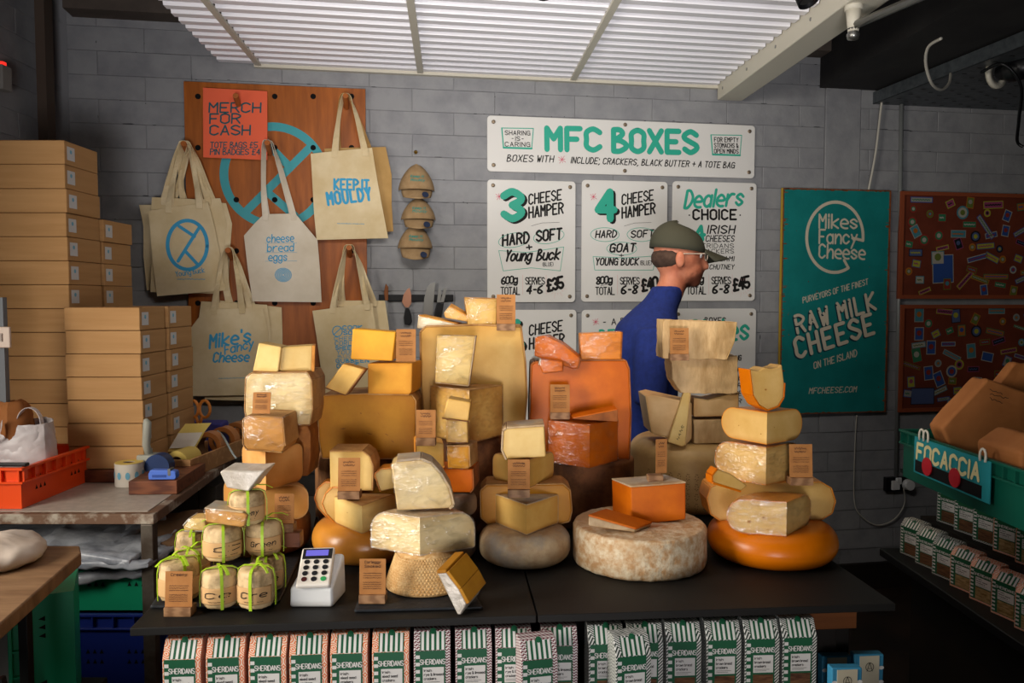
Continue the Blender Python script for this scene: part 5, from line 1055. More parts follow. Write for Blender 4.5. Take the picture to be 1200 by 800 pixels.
# ================================================================ CARDBOARD BOXES
m_edge = M('box seam', '#7d5832', rough=.8); m_stick = M('white sticker', '#c9c7c4', rough=.6); m_stb = M('sticker blue', '#6fa9c0', rough=.6)
def make_box(w, d, h):
    r = E('cardboard_box', 'x', 'box'); MB().box(0, w, 0, d, .0008, h-.0008).build('carton', m_board, r, bev=.0016, seg=1)
    MB().box(.001, w-.0004, -.0006, .02, h-.0015, h-.0002).build('lid_edge', m_edge, r)
    st = MB(); st.add([(w+.0006, .014, h*.22), (w+.0006, .062, h*.22), (w+.0006, .062, h*.78), (w+.0006, .014, h*.78)], [(0, 1, 2, 3)], 0); st.build('sticker', m_stick, r, nrm=False)
    d_ = MB(); K = 14; d_.add([(w+.0010, .038+.007*math.cos(2*PI*q/K), h*.58+.007*math.sin(2*PI*q/K)) for q in range(K)], [tuple(range(K))])
    d_.build('sticker_emblem', m_stb, r, nrm=False); return r
def box_stack(x1, y0, w, d, h, ztop, n, name, grp, sticker=True, jit=.004, seed=0):
    rr = random.Random(seed); src = None
    for i in range(n):
        z = ztop-h*(i+1)
        o = make_box(w, d, h) if src is None else cpy(src); src = src or o
        o.location = (x1-w+rr.uniform(-jit, jit)+(.012 if i > 7 and jit > .003 else 0), y0+rr.uniform(-jit, jit), z); o.rotation_euler = (0, 0, rr.uniform(-.008, .008)); o['label'] = '%s cardboard box of the %s' % (ORD[i], name); o['group'] = grp
ZTB = .95
H1 = .0807; box_stack(-1.50, 2.70, .26, .215, H1, ZTB+H1*14+.002, 14, 'tall stack against the left wall', 'tall front stack of cartons', seed=1)
box_stack(-1.495, 2.925, .26, .215, H1, ZTB+H1*11+.002, 11, 'shadowed stack behind the tall left one', 'shadowed stack of cartons', seed=2, jit=.003)
H2 = .0758; z2 = 1.523
P(MB().box(-1.46, -1.22, 2.57, 2.76, ZTB+.001, z2-H2*7-.001).build('base_board', m_wood2, bev=.002), 'reddish wooden board under the lower box stack', 'board')
box_stack(-1.205, 2.58, .245, .185, H2, z2, 7, 'lower stack in front of the tall one', 'lower front stack of cartons', seed=3, jit=.003)
box_stack(-1.20, 2.785, .245, .20, H2, z2+.001, 7, 'lower rear stack beside the tote bags', 'lower rear stack of cartons', seed=4, jit=.002)
P(MB().box(-1.45, -1.20, 2.79, 2.98, ZTB+.001, z2-H2*7-.002).build('base_board', m_wood2, bev=.002), 'wooden board under the lower rear box stack', 'board')
# ================================================================ LEFT TABLE
def poly_top(pts, z0, z1): return MB().prism([Vector((a, b, z0)) for a, b in pts], Vector((0, 0, z1-z0)))
TX, TY = atz(180, 602, ZTB).x, atz(180, 602, ZTB).y
tb = E('packing_table', 'metal framed packing table with pale laminate top and rusty edge along left wall', 'table', (TX, TY, 0))
a = -.075*1.2
poly_top([(-1.05, .03), (-.03, .03), (-.12, 1.22), (-1.05, 1.22)], ZTB-.02, ZTB).build('table_top', M('laminate', '#b3a699', '#a2968a', sc=40, rough=.45), tb)
m_rust = M('rusty painted edge', '#6b4f3c', '#a89c8c', sc=14, rough=.7, lo=.5, hi=.62, bump=.4)
MB().box(-1.05, 0, 0, .028, ZTB-.03, ZTB-.001).build('edge_rail', m_rust, tb, bev=.003); poly_top([(-.03, .028), (0, .028), (-.09, 1.22), (-.12, 1.22)], ZTB-.03, ZTB-.001).build('edge_rail', m_rust, tb, bev=.003)
m_leg = M('table leg steel', '#6a6258', '#4a3e34', sc=12, rough=.5, metal=.5)
MB().box(-.04, -.004, .002, .034, 0, ZTB-.03).build('leg', m_leg, tb, bev=.004); MB().box(-.15, -.12, 1.15, 1.18, 0, ZTB-.03).build('leg', m_leg, tb, bev=.004); MB().box(-1.04, -1.0, 1.15, 1.18, 0, ZTB-.03).build('leg', m_leg, tb); MB().box(-1.04, -1.0, .002, .034, 0, ZTB-.03).build('leg', m_leg, tb)
MB().box(-1.04, -.04, .1, 1.15, .70, .712).build('under_shelf', M('dark shelf', '#241d18', rough=.7), tb)
# ---- crates
def crate(name, label, x0, x1, y0, y1, z0, h, mat, loc, rz=0, group=None, open_=True, th=.006, rot=None, panels=True):
    r = E(name, label, 'crate', loc, rz, group)
    if rot: r.rotation_euler = rot
    b = MB(); b.box(x0, x1, y0, y1, z0, z0+.006); b.box(x0, x1, y0, y0+th, z0+.006, z0+h).box(x0, x1, y1-th, y1, z0+.006, z0+h).box(x0, x0+th, y0+th, y1-th, z0+.006, z0+h).box(x1-th, x1, y0+th, y1-th, z0+.006, z0+h)
    b.build('shell', mat, r)
    rm = MB(); e = .012; zt = z0+h
    for zz, tt in ((zt-.006, .008), (zt-.045, .006)):
        rm.box(x0-e, x1+e, y0-e, y0, zz, zz+tt).box(x0-e, x1+e, y1, y1+e, zz, zz+tt).box(x0-e, x0, y0, y1, zz, zz+tt).box(x1, x1+e, y0, y1, zz, zz+tt)
    rm.build('rim', mat, r, bev=.001, seg=1)
    rb = MB(); n = max(4, int((x1-x0)/.05)); 
    for i in range(n+1):
        x = x0+(x1-x0)*i/n; rb.box(x-.002, x+.002, y0-e+.001, y0, zt-.045, zt-.006); rb.box(x-.002, x+.002, y1, y1+e-.001, zt-.045, zt-.006)
    n = max(4, int((y1-y0)/.05))
    for i in range(n+1):
        y = y0+(y1-y0)*i/n; rb.box(x1, x1+e-.001, y-.002, y+.002, zt-.045, zt-.006); rb.box(x0-e+.001, x0, y-.002, y+.002, zt-.045, zt-.006)
    rb.build('ribs', mat, r, nrm=False)['kind'] = 'stuff'
    hs = MB()
    for s_ in (.25, .75):
        for (ax) in (0, 1):
            for i in range(3):
                for j in range(2):
                    if ax == 0: x = x0+(x1-x0)*s_+(i-1)*.02; hs.add([(x-.006, y0-.0006, z0+h*.45+j*.03), (x+.006, y0-.0006, z0+h*.45+j*.03), (x, y0-.0006, z0+h*.45+j*.03+.014)], [(0, 1, 2)])
                    else: y = y0+(y1-y0)*s_+(i-1)*.02; hs.add([(x1+.0006, y-.006, z0+h*.35+j*.03), (x1+.0006, y+.006, z0+h*.35+j*.03), (x1+.0006, y, z0+h*.35+j*.03+.014)], [(0, 1, 2)])
    hs.build('vent_holes', m_holes, r, nrm=False)['kind'] = 'stuff'
    return r
cp_ = atz(27, 598, ZTB)
crate('bread_crate', 'orange plastic bread crate on the packing table holding a white carrier bag', -.36, 0, 0, .36, 0, .118, m_orange, (cp_.x-.012, cp_.y+.014, ZTB+.001), -.02)
P(MB().box(-.18, .0, -.014, .006, 0, .01).build('black_bar', m_blackp, bev=.003, loc=(at(33, 540, 2.26).x, 2.262, ZTB+.1215)), 'black bar resting on the near rim of orange crate', 'bar')
# white carrier bag in the crate
cb_ = E('carrier_bag', 'white plastic carrier bag standing in the orange crate, handle loop up', 'bag', tuple(Vector((at(25, 540, 2.42).x, 2.42, ZTB+.012))))
m_carr = M('white carrier plastic', '#d9d2d2', '#c4bcbc', sc=8, rough=.35, bump=.7, bsc=10)
mb = MB(); R_ = []
for z, hx, hy in ((0, .098, .058), (.05, .105, .062), (.12, .106, .062), (.18, .101, .056), (.215, .096, .05)):
    R_ += [(sx_*hx*cx_, sy_*hy*cy_, z+(.006*sx_*sy_ if z > .2 else 0)) for sx_, sy_, cx_, cy_ in ((-1, -1, 1, .7), (-1, -1, .3, 1.08), (1, -1, .3, 1.0), (1, -1, 1, .7), (1, 1, 1, .7), (1, 1, .3, 1.06), (-1, 1, .3, 1.0), (-1, 1, 1, .7))]
mb.add(R_, [(i*8+k, i*8+(k+1) % 8, (i+1)*8+(k+1) % 8, (i+1)*8+k) for i in range(4) for k in range(8)]+[tuple(range(8))])
o = mb.build('bag_body', m_carr, cb_); so = o.modifiers.new('t', 'SOLIDIFY'); so.thickness = .0012; rough_up(o, 3, .012, .03); smooth_by_angle(o, 1)
MB().strip([Vector((.055+.036*math.cos(t), -.04, .212+.05*math.sin(t))) for t in [PI*k/12 for k in range(13)]], Vector((0, .018, 0)), .0012).build('bag_handle', m_carr, cb_, smooth=False)
MB().strip([Vector((-.035+.03*math.cos(t), -.08, .225-.06*math.sin(t))) for t in [PI*k/12 for k in range(13)]], Vector((0.012, -.012, .012)), .0012).build('bag_handle', m_carr, cb_)
o = MB().lathe([(0, .1), (.06, .12), (.075, .2), (.06, .262), (.03, .285), (0, .25)], 14, wob=.2).build('paper_parcel', m_kraftbag, cb_, loc=(-.03, .0, 0)); bmclean(o); smooth_by_angle(o); rough_up(o, 1, .02, .03)
# label roll
def roll(name, label, cat, loc, R, ri, h, m1, mc, rot=None, deco=False, group=None):
    r = E(name, label, cat, tuple(loc), 0, group); 
    if rot: r.rotation_euler = rot
    o = MB().lathe([(ri, 0), (R, 0), (R, h), (ri, h), (ri, 0)], 40).build('paper_roll', m1, r); bmclean(o); smooth_by_angle(o)
    o = MB().lathe([(ri-.003, .001), (ri, .001), (ri, h-.001), (ri-.003, h-.001), (ri-.003, .001)], 24).build('core', mc, r); bmclean(o); smooth_by_angle(o)
    if deco:
        for k in range(10):
            a = 2*PI*k/10+.3; n_ = Vector((math.sin(a), math.cos(a), 0)); u = Vector((math.cos(a), -math.sin(a), 0)); mb = MB(); K = 12
            mb.add([n_*(R+.0006)+u*.007*math.cos(2*PI*q/K)+Vector((0, 0, h*.5+.012*math.sin(2*PI*q/K))) for q in range(K)], [tuple(range(K))]); mb.build('printed_dot', m_stb, r, nrm=False)
    return r
m_lroll = M('label paper', '#d6cfc4', '#cfc6b6', sc=4, rough=.5); m_yell = M('yellow backing', '#d9bd62', rough=.6); m_cardc = M('core card', '#6b4a2c', rough=.8)
p = atz(144, 572, ZTB); R_ = .043
r = roll('label_roll', 'standing roll of white round labels with yellow edge on the packing table', 'label roll', (p.x, p.y+.045, ZTB+.001), R_, .016, .073, m_lroll, m_cardc, deco=True)
MB().lathe([(.018, 0), (R_-.001, 0), (R_-.001, .001), (.018, .001), (.018, 0)], 40).build('roll_face', m_yell, r, loc=(0, 0, .0735))
p = atz(147, 582, ZTB); wb = P(MB().box(0, .145, 0, .27, 0, .042).build('wood_block', m_wood2, bev=.002), 'solid reddish walnut block at the corner of packing table', 'wood block'); wb.location = (p.x, p.y+.02, ZTB+.001); wb.rotation_euler = (0, 0, .06)
st = E('stapler', 'blue plastic stapler lying on the walnut block', 'stapler', (at(190, 556, 2.42).x, 2.42, ZTB+.0445), .05)
MB().prism([(-.042, 0, 0), (.038, 0, 0), (.042, 0, .008), (.040, 0, .026), (.02, 0, .030), (-.036, 0, .031), (-.043, 0, .018)], (0, .03, 0)).build('body', M('blue plastic', '#5578d2', rough=.35), st, bev=.004, seg=3)
MB().box(.016, .026, -.001, .031, .012, .034).build('steel_jaw', m_metal, st, bev=.002); MB().box(-.03, .012, -.0012, .0, .008, .016).build('side_slot', M('deep blue', '#33509c', rough=.4), st)
# tape gun
tg = E('tape_gun', 'grey handled tape dispenser gun leaning beside the box stack', 'tape dispenser', (at(178, 540, 2.62).x, 2.60, ZTB+.001))
m_gry = M('grey green plastic', '#a3a397', rough=.45)
MB().tube([(0, 0, .085), (-.004, -.01, .12), (.002, -.015, .16), (.006, -.02, .195), (.0, -.02, .208)], [.014, .0125, .0135, .013, .006], 12).build('handle', m_gry, tg, smooth=True)
MB().box(-.03, .035, -.03, .03, .05, .09).build('frame', m_gry, tg, bev=.006); MB().box(-.036, .03, -.035, .03, .004, .048).build('guard', m_gry, tg, bev=.008)
o = MB().lathe([(0, 0), (.04, 0), (.04, .045), (0, .045)], 28).build('tape_reel', M('navy tape', '#1c3462', rough=.4), tg, loc=(.045, .0, .055), rot=(PI/2, 0, 0)); smooth_by_angle(o)
# wooden tray with rolls
tp = at(178, 552, 2.62); tr_ = E('wooden_tray', 'long wooden tray of tape and label rolls at the back of table', 'tray', (at(180, 552, 2.64).x, 2.64, ZTB+.001), -.10)
m_tray = M('pale tray wood', '#b78858', '#a5764a', sc=3, st=(2, 10, 10), kind='wave', dist=3, rough=.55)
for q in ((0, .13, 0, .01, 0, .062), (0, .13, .72, .73, 0, .062), (0, .01, .01, .72, 0, .062), (.12, .13, .01, .72, 0, .062)): MB().box(*q).build('side', m_tray, tr_, bev=.001)
MB().box(.01, .12, .01, .72, 0, .008).build('bottom', m_tray, tr_)
def torus_roll(label, lx, ly, lz, R, ri, w, m1, rz=0, face=None):
    r = roll('tape_roll', label, 'tape roll', (0, 0, 0), R, ri, w, m1, m_cardc, group='rolls in the wooden tray'); M_ = Matrix.Translation(tr_.location) @ Matrix.Rotation(-.10, 4, 'Z') @ Matrix.Translation((lx, ly, lz)) @ Matrix.Rotation(rz, 4, 'Z') @ Matrix.Rotation(PI/2, 4, 'X')
    r.matrix_world = M_; r.location = M_.translation; r.rotation_euler = M_.to_euler(); return r
torus_roll('yellowish label roll lying at the near end of wooden tray', .065, .13, .048, .038, .02, .10, m_yell)
for i in range(4): torus_roll('%s brown parcel tape roll standing in the wooden tray' % ['near', 'second', 'third', 'far'][i], .065, .29+i*.115, .062, .052, .036, .045, M('parcel tape', '#b5713a', rough=.35, coat=.2))
lp = E('label_strip', 'white backed label sheet curling up from the wooden tray', 'label sheet', (at(225, 512, 2.8).x-.0, 2.8, ZTB+.07))
MB().strip([Vector((-.02, -.05, .0)), Vector((-.008, -.03, .03)), Vector((0, 0, .06)), Vector((.012, .03, .085))], Vector((.085, .02, 0)), .001).build('sheet', m_yell, lp); MB().strip([Vector((-.016, -.052, .012)), Vector((-.006, -.034, .036)), Vector((.0, -.012, .058))], Vector((.078, .018, 0)), .001).build('label', m_lroll, lp)
cable('loose_tape', 'loop of grey and white tape spilling over the right of the wooden tray', [at(255, 505, 2.95), at(262, 512, 2.9), at(272, 530, 2.85), at(277, 537, 2.83)], .004, M('grey tape', '#9aa3a0', rough=.4), 'tape')
# scissors in purple holder
sc_ = E('desk_holder', 'purple blue fabric holder behind the tape gun', 'holder', (at(224, 500, 2.86).x, 3.0, ZTB+.001)); MB().box(-.07, .06, 0, .08, 0, .13).build('holder_body', M('purple fabric', '#3c3a7c', rough=.8), sc_, bev=.01)
sx = E('scissors', 'orange handled scissors standing in the purple holder', 'scissors', (sc_.location.x-.02, 2.985, ZTB+.13))
m_sc = M('orange handle', '#c8782c', rough=.4)
for s_ in (-1, 1):
    pts = [Vector((s_*.022+.02*math.cos(t), 0, .055+.032*math.sin(t))) for t in [2*PI*k/18 for k in range(19)]]; MB().tube(pts, .006, 8, cap=False).build('finger_loop', m_sc, sx, smooth=True); MB().tube([(s_*.012, 0, .026), (s_*.002, 0, -.005)], .006, 8).build('shank', m_sc, sx, smooth=True)
# wall switch at far left
sw = E('wall_switch', 'white light switch plate on the left edge beside box stack', 'switch', tuple(at(3, 395, 2.4)))
MB().box(-.06, .028, -.01, .0, -.032, .032).build('plate', M('switch cream', '#cbb6a6', rough=.4), sw, bev=.004); MB().box(.0, .006, -.014, -.01, -.012, .012).build('rocker', M('switch rocker', '#9a887c', rough=.4), sw)
MB().box(-.10, .004, .0, .02, -.22, .12).build('backing_post', M('grey post', '#6f7276', rough=.7), sw)
rb_ = E('alarm_box', 'pale alarm box with small red light high on the left wall', 'alarm', (-1.97, 3.16, at(10, 88, 3.16).z)); MB().box(-.045, 0, -.03, .03, -.06, .035).build('case', M('alarm case', '#8a8680', rough=.5), rb_, bev=.004); MB().box(-.05, -.01, -.012, .012, .036, .05).build('lamp', M('red light', (1, .03, .02), emit=1.2), rb_)
# ---- things under the table
rr = random.Random(11)
def flatbag(label, px, py, Y, w, d, rz, tilt=0, m=None, th=.022):
    p = at(px, py, Y); r = P(MB().box(-w/2, w/2, -d/2, d/2, -th/2, th/2).build('plastic_parcel', m or m_sheet, bev=.008, seg=3), label, 'parcel', 'film wrapped parcels under the packing table'); r.location = p; r.rotation_euler = (tilt, rr.uniform(-.08, .08), rz)
    rough_up(r, 3, .03, .05); return r
for i, (px, py, Y, w, d, rz, ti, nm) in enumerate(((28, 634, 2.34, .34, .3, .5, .2, 'crumpled clear parcel at far left below the orange crate'), (95, 622, 2.42, .38, .3, -.25, .1, 'large clear film parcel, topmost under the table'), (120, 634, 2.32, .34, .26, -.12, .02, 'long silvery parcel across the middle of the pile'),
        (75, 646, 2.34, .4, .26, .3, .05, 'slanting grey film parcel at left centre of the pile'), (140, 646, 2.30, .30, .24, -.05, 0, 'clear parcel just above the rim of green crate'), (60, 620, 2.52, .4, .3, .15, .1, 'dark film parcel at the back of the pile'), (128, 656, 2.36, .3, .25, .2, .1, 'lowest clear parcel resting inside the green crate'))): flatbag(nm, px, py, Y, w, d, rz, ti)
for i, (px, py, Y, nm) in enumerate(((207, 622, 2.45, 'upper brown paper packet beside the table leg'), (204, 642, 2.45, 'lower brown paper packet beside the table leg'))): flatbag(nm, px, py, Y, .2, .24, .5, .1, M('brown packet', '#6f5238', rough=.8), .03)
gp = at(90, 718, 2.28)
crate('stack_crate', 'green plastic crate under the packing table holding film parcels', 0, .235, 0, .36, 0, .16, m_green, (gp.x, 2.28, gp.z+.008), 0)
crate('stack_crate', 'upper navy blue crate under the green crate', 0, .24, 0, .36, 0, .27, m_blueP, (gp.x-.005, 2.27, gp.z-.268), 0)
crate('stack_crate', 'lower navy blue crate standing on the floor', 0, .24, 0, .36, 0, gp.z-.272, m_blueP, (gp.x-.005, 2.27, .001), 0)
gl = E('steel_cupboard', 'plain steel panelled cupboard in shadow behind the table leg', 'cupboard', (at(235, 600, 2.9).x, 2.9, 0)); MB().box(-.07, .06, 0, .5, 0, .86).build('carcass', M('dull steel', '#6a6259', rough=.45, metal=.4), gl, bev=.004); MB().box(-.006, -.004, -.002, 0, .02, .85).build('door_gap', m_holes, gl)
gd = E('back_counter', 'dark low counter in shadow between packing table and cheese towers', 'counter', (-.98, 2.95, 0)); MB().box(0, 1.05, 0, .5, 0, .9).build('carcass', m_dark, gd, bev=.005); MB().box(-.02, 1.07, -.02, .5, .902, .925).build('top', M('dark counter top', '#2a2623', rough=.4), gd, bev=.003)
# ---- near left corner: plank table with bag, green crate on its side
zf = .98; c1 = atz(95, 647, zf); c2 = atz(28, 706, zf)
nt_ = E('plank_table', 'small wooden plank table with thin black legs in the bottom left corner', 'table', (c1.x, c1.y, 0))
d1 = Vector((c2.x-c1.x, c2.y-c1.y, 0)); L_ = [Vector((0, 0, 0)), Vector((-.03, .05, 0)), Vector((-.75, .05, 0)), Vector((-.85, d1.y-.25, 0)), Vector((d1.x*1.4, d1.y*1.4, 0))]
MB().prism([p+Vector((0, 0, zf-.03)) for p in L_], Vector((0, 0, .03))).build('plank_top', M('worn plank', '#8a6a4c', '#6a4c34', sc=3, st=(2, 12, 6), det=7, rough=.55), nt_, bev=.004)
q1 = at(31, 760, c2.y+.0) ; lx = at(31, 740, 1.62).x-c1.x
MB().box(lx-.012, lx+.008, 1.62-c1.y-.01, 1.62-c1.y+.01, 0, zf-.031).build('leg', m_blackm, nt_, bev=.002); MB().tube([Vector((at(-2, 745, 1.5).x-c1.x, 1.5-c1.y, zf-.16)), Vector((at(18, 800, 1.5).x-c1.x, 1.5-c1.y, zf-.3)), Vector((lx-.06, 1.5-c1.y, 0))], .010, 8).build('leg', m_blackm, nt_)
wbag = P(MB().lathe([(0, 0), (.10, 0), (.118, .01), (.112, .03), (.07, .052), (0, .058)], 28, wob=.05).build('paper_bag', M('translucent white paper', '#cfc2b6', '#bfae9f', sc=5, rough=.5, bump=.4, bsc=8)), 'crumpled white paper bag on the bottom left plank table', 'bag')
wbag.location = (at(-6, 680, 1.72).x, 1.70, zf+.001); smooth_by_angle(wbag, 1); rough_up(wbag, 2, .02, .05)
gc = crate('stack_crate', 'green crate tipped on its side in the bottom left corner', 0, .3, 0, .2, 0, .13, m_green, (at(88, 690, 2.02).x, 2.02, .93-.33), 0, rot=(0, -PI/2, 0))
gc.rotation_euler = Euler((0, -PI/2, .45)); gc.location = (at(86, 690, 1.82).x, 1.82, at(88, 687, 1.82).z-.31)
gs = E('low_stand', 'low dark stand under the tipped green crate', 'stand', (gc.location.x-.16, 1.84, 0)); MB().box(-.06, .12, 0, .2, 0, gc.location.z-.012).build('stand_body', m_dark, gs, bev=.003)
sb_ = E('steel_bin', 'brushed steel catering box in the bottom left corner', 'box', (at(50, 712, 1.85).x, 1.85, 0)); MB().box(-.45, 0, 0, .12, 0, .77).build('bin_body', M('brushed steel', '#a9a5a2', rough=.35, metal=.5), sb_, bev=.006); MB().box(-.46, .006, -.01, .12, .775, .80).build('lid', M('steel lid', '#8f8b86', rough=.35, metal=.6), sb_, bev=.004)
# ================================================================ CRACKER CARTONS
def pat(key, ca, cb, kind):
    m = bpy.data.materials.new(key); m.use_nodes = True; nt = m.node_tree; N, L = nt.nodes, nt.links; b = N['Principled BSDF']; b.inputs['Roughness'].default_value = .45
    tc = N.new('ShaderNodeTexCoord'); sp = N.new('ShaderNodeSeparateXYZ'); L.new(tc.outputs['Object'], sp.inputs[0])
    def mt(op, a, c=None, d=None):
        n = N.new('ShaderNodeMath'); n.operation = op
        for i, v in enumerate((a, c, d)):
            if v is None: continue
            if isinstance(v, (int, float)): n.inputs[i].default_value = v
            else: L.new(v, n.inputs[i])
        return n.outputs[0]
    X = mt('ADD', sp.outputs[0], mt('MULTIPLY', sp.outputs[1], 1.0)); Z = mt('ADD', sp.outputs[2], mt('MULTIPLY', sp.outputs[1], .37))
    if kind == 'ring':
        c = .022; fx = mt('SUBTRACT', mt('FRACT', mt('DIVIDE', X, c)), .5); fz = mt('SUBTRACT', mt('FRACT', mt('DIVIDE', Z, c)), .5)
        d = mt('SQRT', mt('ADD', mt('MULTIPLY', fx, fx), mt('MULTIPLY', fz, fz))); v = mt('GREATER_THAN', mt('FRACT', mt('MULTIPLY', d, 5.5)), .5)
    elif kind == 'chev':
        t = mt('ABSOLUTE', mt('SUBTRACT', mt('FRACT', mt('DIVIDE', X, .008)), .5)); v = mt('GREATER_THAN', mt('FRACT', mt('ADD', mt('DIVIDE', Z, .0055), mt('MULTIPLY', t, 1.2))), .5)
    else:
        t = mt('ABSOLUTE', mt('SUBTRACT', mt('FRACT', mt('DIVIDE', X, .03)), .5)); v = mt('GREATER_THAN', mt('FRACT', mt('ADD', mt('DIVIDE', Z, .0065), mt('MULTIPLY', t, 4.5))), .5)
    mx = N.new('ShaderNodeMix'); mx.data_type = 'RGBA'; L.new(v, mx.inputs['Factor']); mx.inputs['A'].default_value = srgb(ca); mx.inputs['B'].default_value = srgb(cb); L.new(mx.outputs['Result'], b.inputs['Base Color']); return m
CP = {'orange': pat('orange ring pattern', '#e0713a', '#ead3c0', 'ring'), 'plum': pat('plum chevron pattern', '#6b2030', '#e0dbd8', 'chev'), 'green': pat('green diagonal pattern', '#14281f', '#dcdcd6', 'diag')}
m_cg = M('carton green', '#1d5a3c', rough=.45); m_cw = M('carton white', '#dedcd8', rough=.5)
m_crk = {'orange': M('seed crackers', '#b99a6a', '#7c6038', sc=60, st=(1, 1, 3), rough=.8), 'plum': M('rye crackers', '#8c6a48', '#5a3f28', sc=60, st=(1, 1, 3), rough=.8), 'green': M('brown crackers', '#7d5638', '#4c3020', sc=60, st=(.6, 1, 4), rough=.8)}
def carton(kind, simple=False):
    w, d, hf, ht = .071, .052, .132, .164; r = E('cracker_carton', 'x', 'carton')
    pr = [Vector((0, 0, .0)), Vector((0, 0, hf)), Vector((0, .018, ht)), Vector((0, d, ht)), Vector((0, d, 0))]
    MB().prism(pr, Vector((w, 0, 0))).build('carton_body', CP[kind], r, bev=.0008, seg=1)
    mb = MB(); y = -.0004
    def q(x0, x1, z0, z1, mi, yy=y): mb.add([(x0, yy, z0), (x1, yy, z0), (x1, yy, z1), (x0, yy, z1)], [(0, 1, 2, 3)], mi)
    q(.003, .061, .008, hf-.001, 0)
    for k in range(8): q(.0035, .0115, .014+k*.0145, .021+k*.0145, 1, -.0006)
    q(.017, .058, .062, .098, 1, -.0006)
    # awning stripes on the sloping top
    sl = Vector((0, .018, ht-hf)); 
    def aw(x0, x1, mi, o): 
        n_ = Vector((0, -.87, .49))*o; mb.add([Vector((x0, 0, hf))+n_, Vector((x1, 0, hf))+n_, Vector((x1, 0, hf))+sl*.93+n_, Vector((x0, 0, hf))+sl*.93+n_], [(0, 1, 2, 3)], mi)
    aw(.012, .061, 0, .0004)
    for k in range(5): aw(.0145+k*.0098, .0196+k*.0098, 1, .0007)
    mb.build('front_print', [m_cg, m_cw], r, nrm=False)
    MB().lathe([(0, 0), (.006, 0), (0, .0004)], 12).build('emblem', m_cg, r, loc=(.037, .0165, ht-.001), rot=(.9, 0, 0))
    wn = MB(); wn.box(.017, .058, -.0006, .002, .010, .058); wn.build('cracker_window', m_crk[kind], r)
    t = MB(); tx(t, 'SHERIDANS', (.012, .104), (.060, .104), .010, .16, 0, -.0008, gap=1.2, caps=False); t.build('name_lettering', m_cw, r, nrm=False)
    if not simple:
        t = MB(); l3 = {'orange': ('Irish', 'mixed seed', 'crackers'), 'plum': ('Irish', 'rye & linseed', 'crackers'), 'green': ('Irish', 'brown bread', 'crackers')}[kind]
        for i, s_ in enumerate(l3): tx(t, s_, (.0195, .0895-.0082*i), (.0195+.0029*len(s_), .0895-.0082*i), .0052, .17, 0, -.0009, gap=1.4, caps=False)
        for i in range(2): stroke(t, [(.0195, .069-.003*i), (.050-.006*i, .069-.003*i)], .0006, -.0009, 0, False)
        t.build('label_lettering', m_ink, r, nrm=False)
    return r
src = {k: carton(k) for k in CP}; used = set()
def cx_at(px, yoff):
    d = ray(px, 770); o = FL+FN*yoff; t = (o.dot(FN))/(Vector((d.x, d.y, 0)).dot(FN)); return (Vector((d.x, d.y, 0))*t-Vector((FL.x, FL.y, 0))).dot(FD)
def place(kind, label, loc, rz, group):
    o = src[kind] if kind not in used else cpy(src[kind]); used.add(kind); o.location = loc; o.rotation_euler = (0, 0, rz); o['label'] = label; o['group'] = group; return o
rowp = [('orange', 190), ('orange', 241), ('orange', 291), ('orange', 339), ('orange', 387), ('orange', 436), ('plum', 485), ('plum', 534), ('plum', 581), ('plum', 635), ('green', 690), ('green', 736), ('green', 781), ('green', 828), ('green', 873), ('green', 917)]
cnt = {'orange': 0, 'plum': 0, 'green': 0}; desc = {'orange': 'orange spiral patterned', 'plum': 'plum chevron patterned', 'green': 'black and green striped'}
for k, px in rowp:
    x = cx_at(px, 0); lab = '%s %s cracker carton from the left in the row under the counter' % (ORF[cnt[k]], desc[k]); cnt[k] += 1
    place(k, lab, ct(x, .0, .7355), FA+random.uniform(-.03, .03), 'cracker cartons under the worktop')
place('plum', 'plum chevron patterned cracker carton standing proud of the row', ct(cx_at(611, -.06), -.06, .7355), FA+.12, 'cracker cartons under the worktop')
place('green', 'black and green striped cracker carton standing proud of the row', ct(cx_at(722, -.06), -.06, .7355), FA+.12, 'cracker cartons under the worktop')
# small blue and white packets at bottom right
def packet(label, px, py, Y, w=.062):
    p = at(px, py, Y); r = E('crisp_packet', label, 'packet', (p.x, Y, p.z-.11), .08); r['group'] = 'small blue packets by the counter end'
    MB().prism([(-w/2, 0, 0), (w/2, 0, 0), (w/2+.001, 0, .108), (-w/2-.001, 0, .11)], (0, .022, 0)).build('packet_body', M('sky blue packet', '#3f8fb5', rough=.4), r, bev=.003)
    MB().box(-w*.34, w*.34, -.0012, 0, .004, .106).build('cream_panel', M('packet cream', '#c9c0a8', rough=.5), r)
    mb = MB()
    for s_ in (-1, 1):
        for k in range(3): disc(mb, (s_*w*.42, .02+.03*k), .006, -.0006, 0, 8, .004)
    mb.build('cloud_print', m_cw, r, nrm=False)
    mb = MB(); ring(mb, (0, .083), .0085, .009, .0012, -.0016, n=16); stroke(mb, [(-.006, .074), (0, .092), (.006, .074)], .0012, -.0016); stroke(mb, [(-.004, .08), (.004, .08)], .001, -.0016); mb.build('emblem', m_ink, r, nrm=False)
packet('sky blue and cream packet at the rear left under the counter end', 981, 768, 1.62); packet('sky blue and cream packet at the rear right under the counter end', 1019, 766, 1.62); packet('sky blue and cream packet in front of the other two', 993, 782, 1.56)
ps = E('packet_stand', 'low dark ledge carrying the small blue packets', 'ledge', (at(1000, 790, 1.6).x, 1.6, 0)); MB().box(-.09, .08, -.10, .015, .0, at(981, 768, 1.62).z-.111).build('ledge_body', m_dark, ps, bev=.003)
ps.location.z = 0
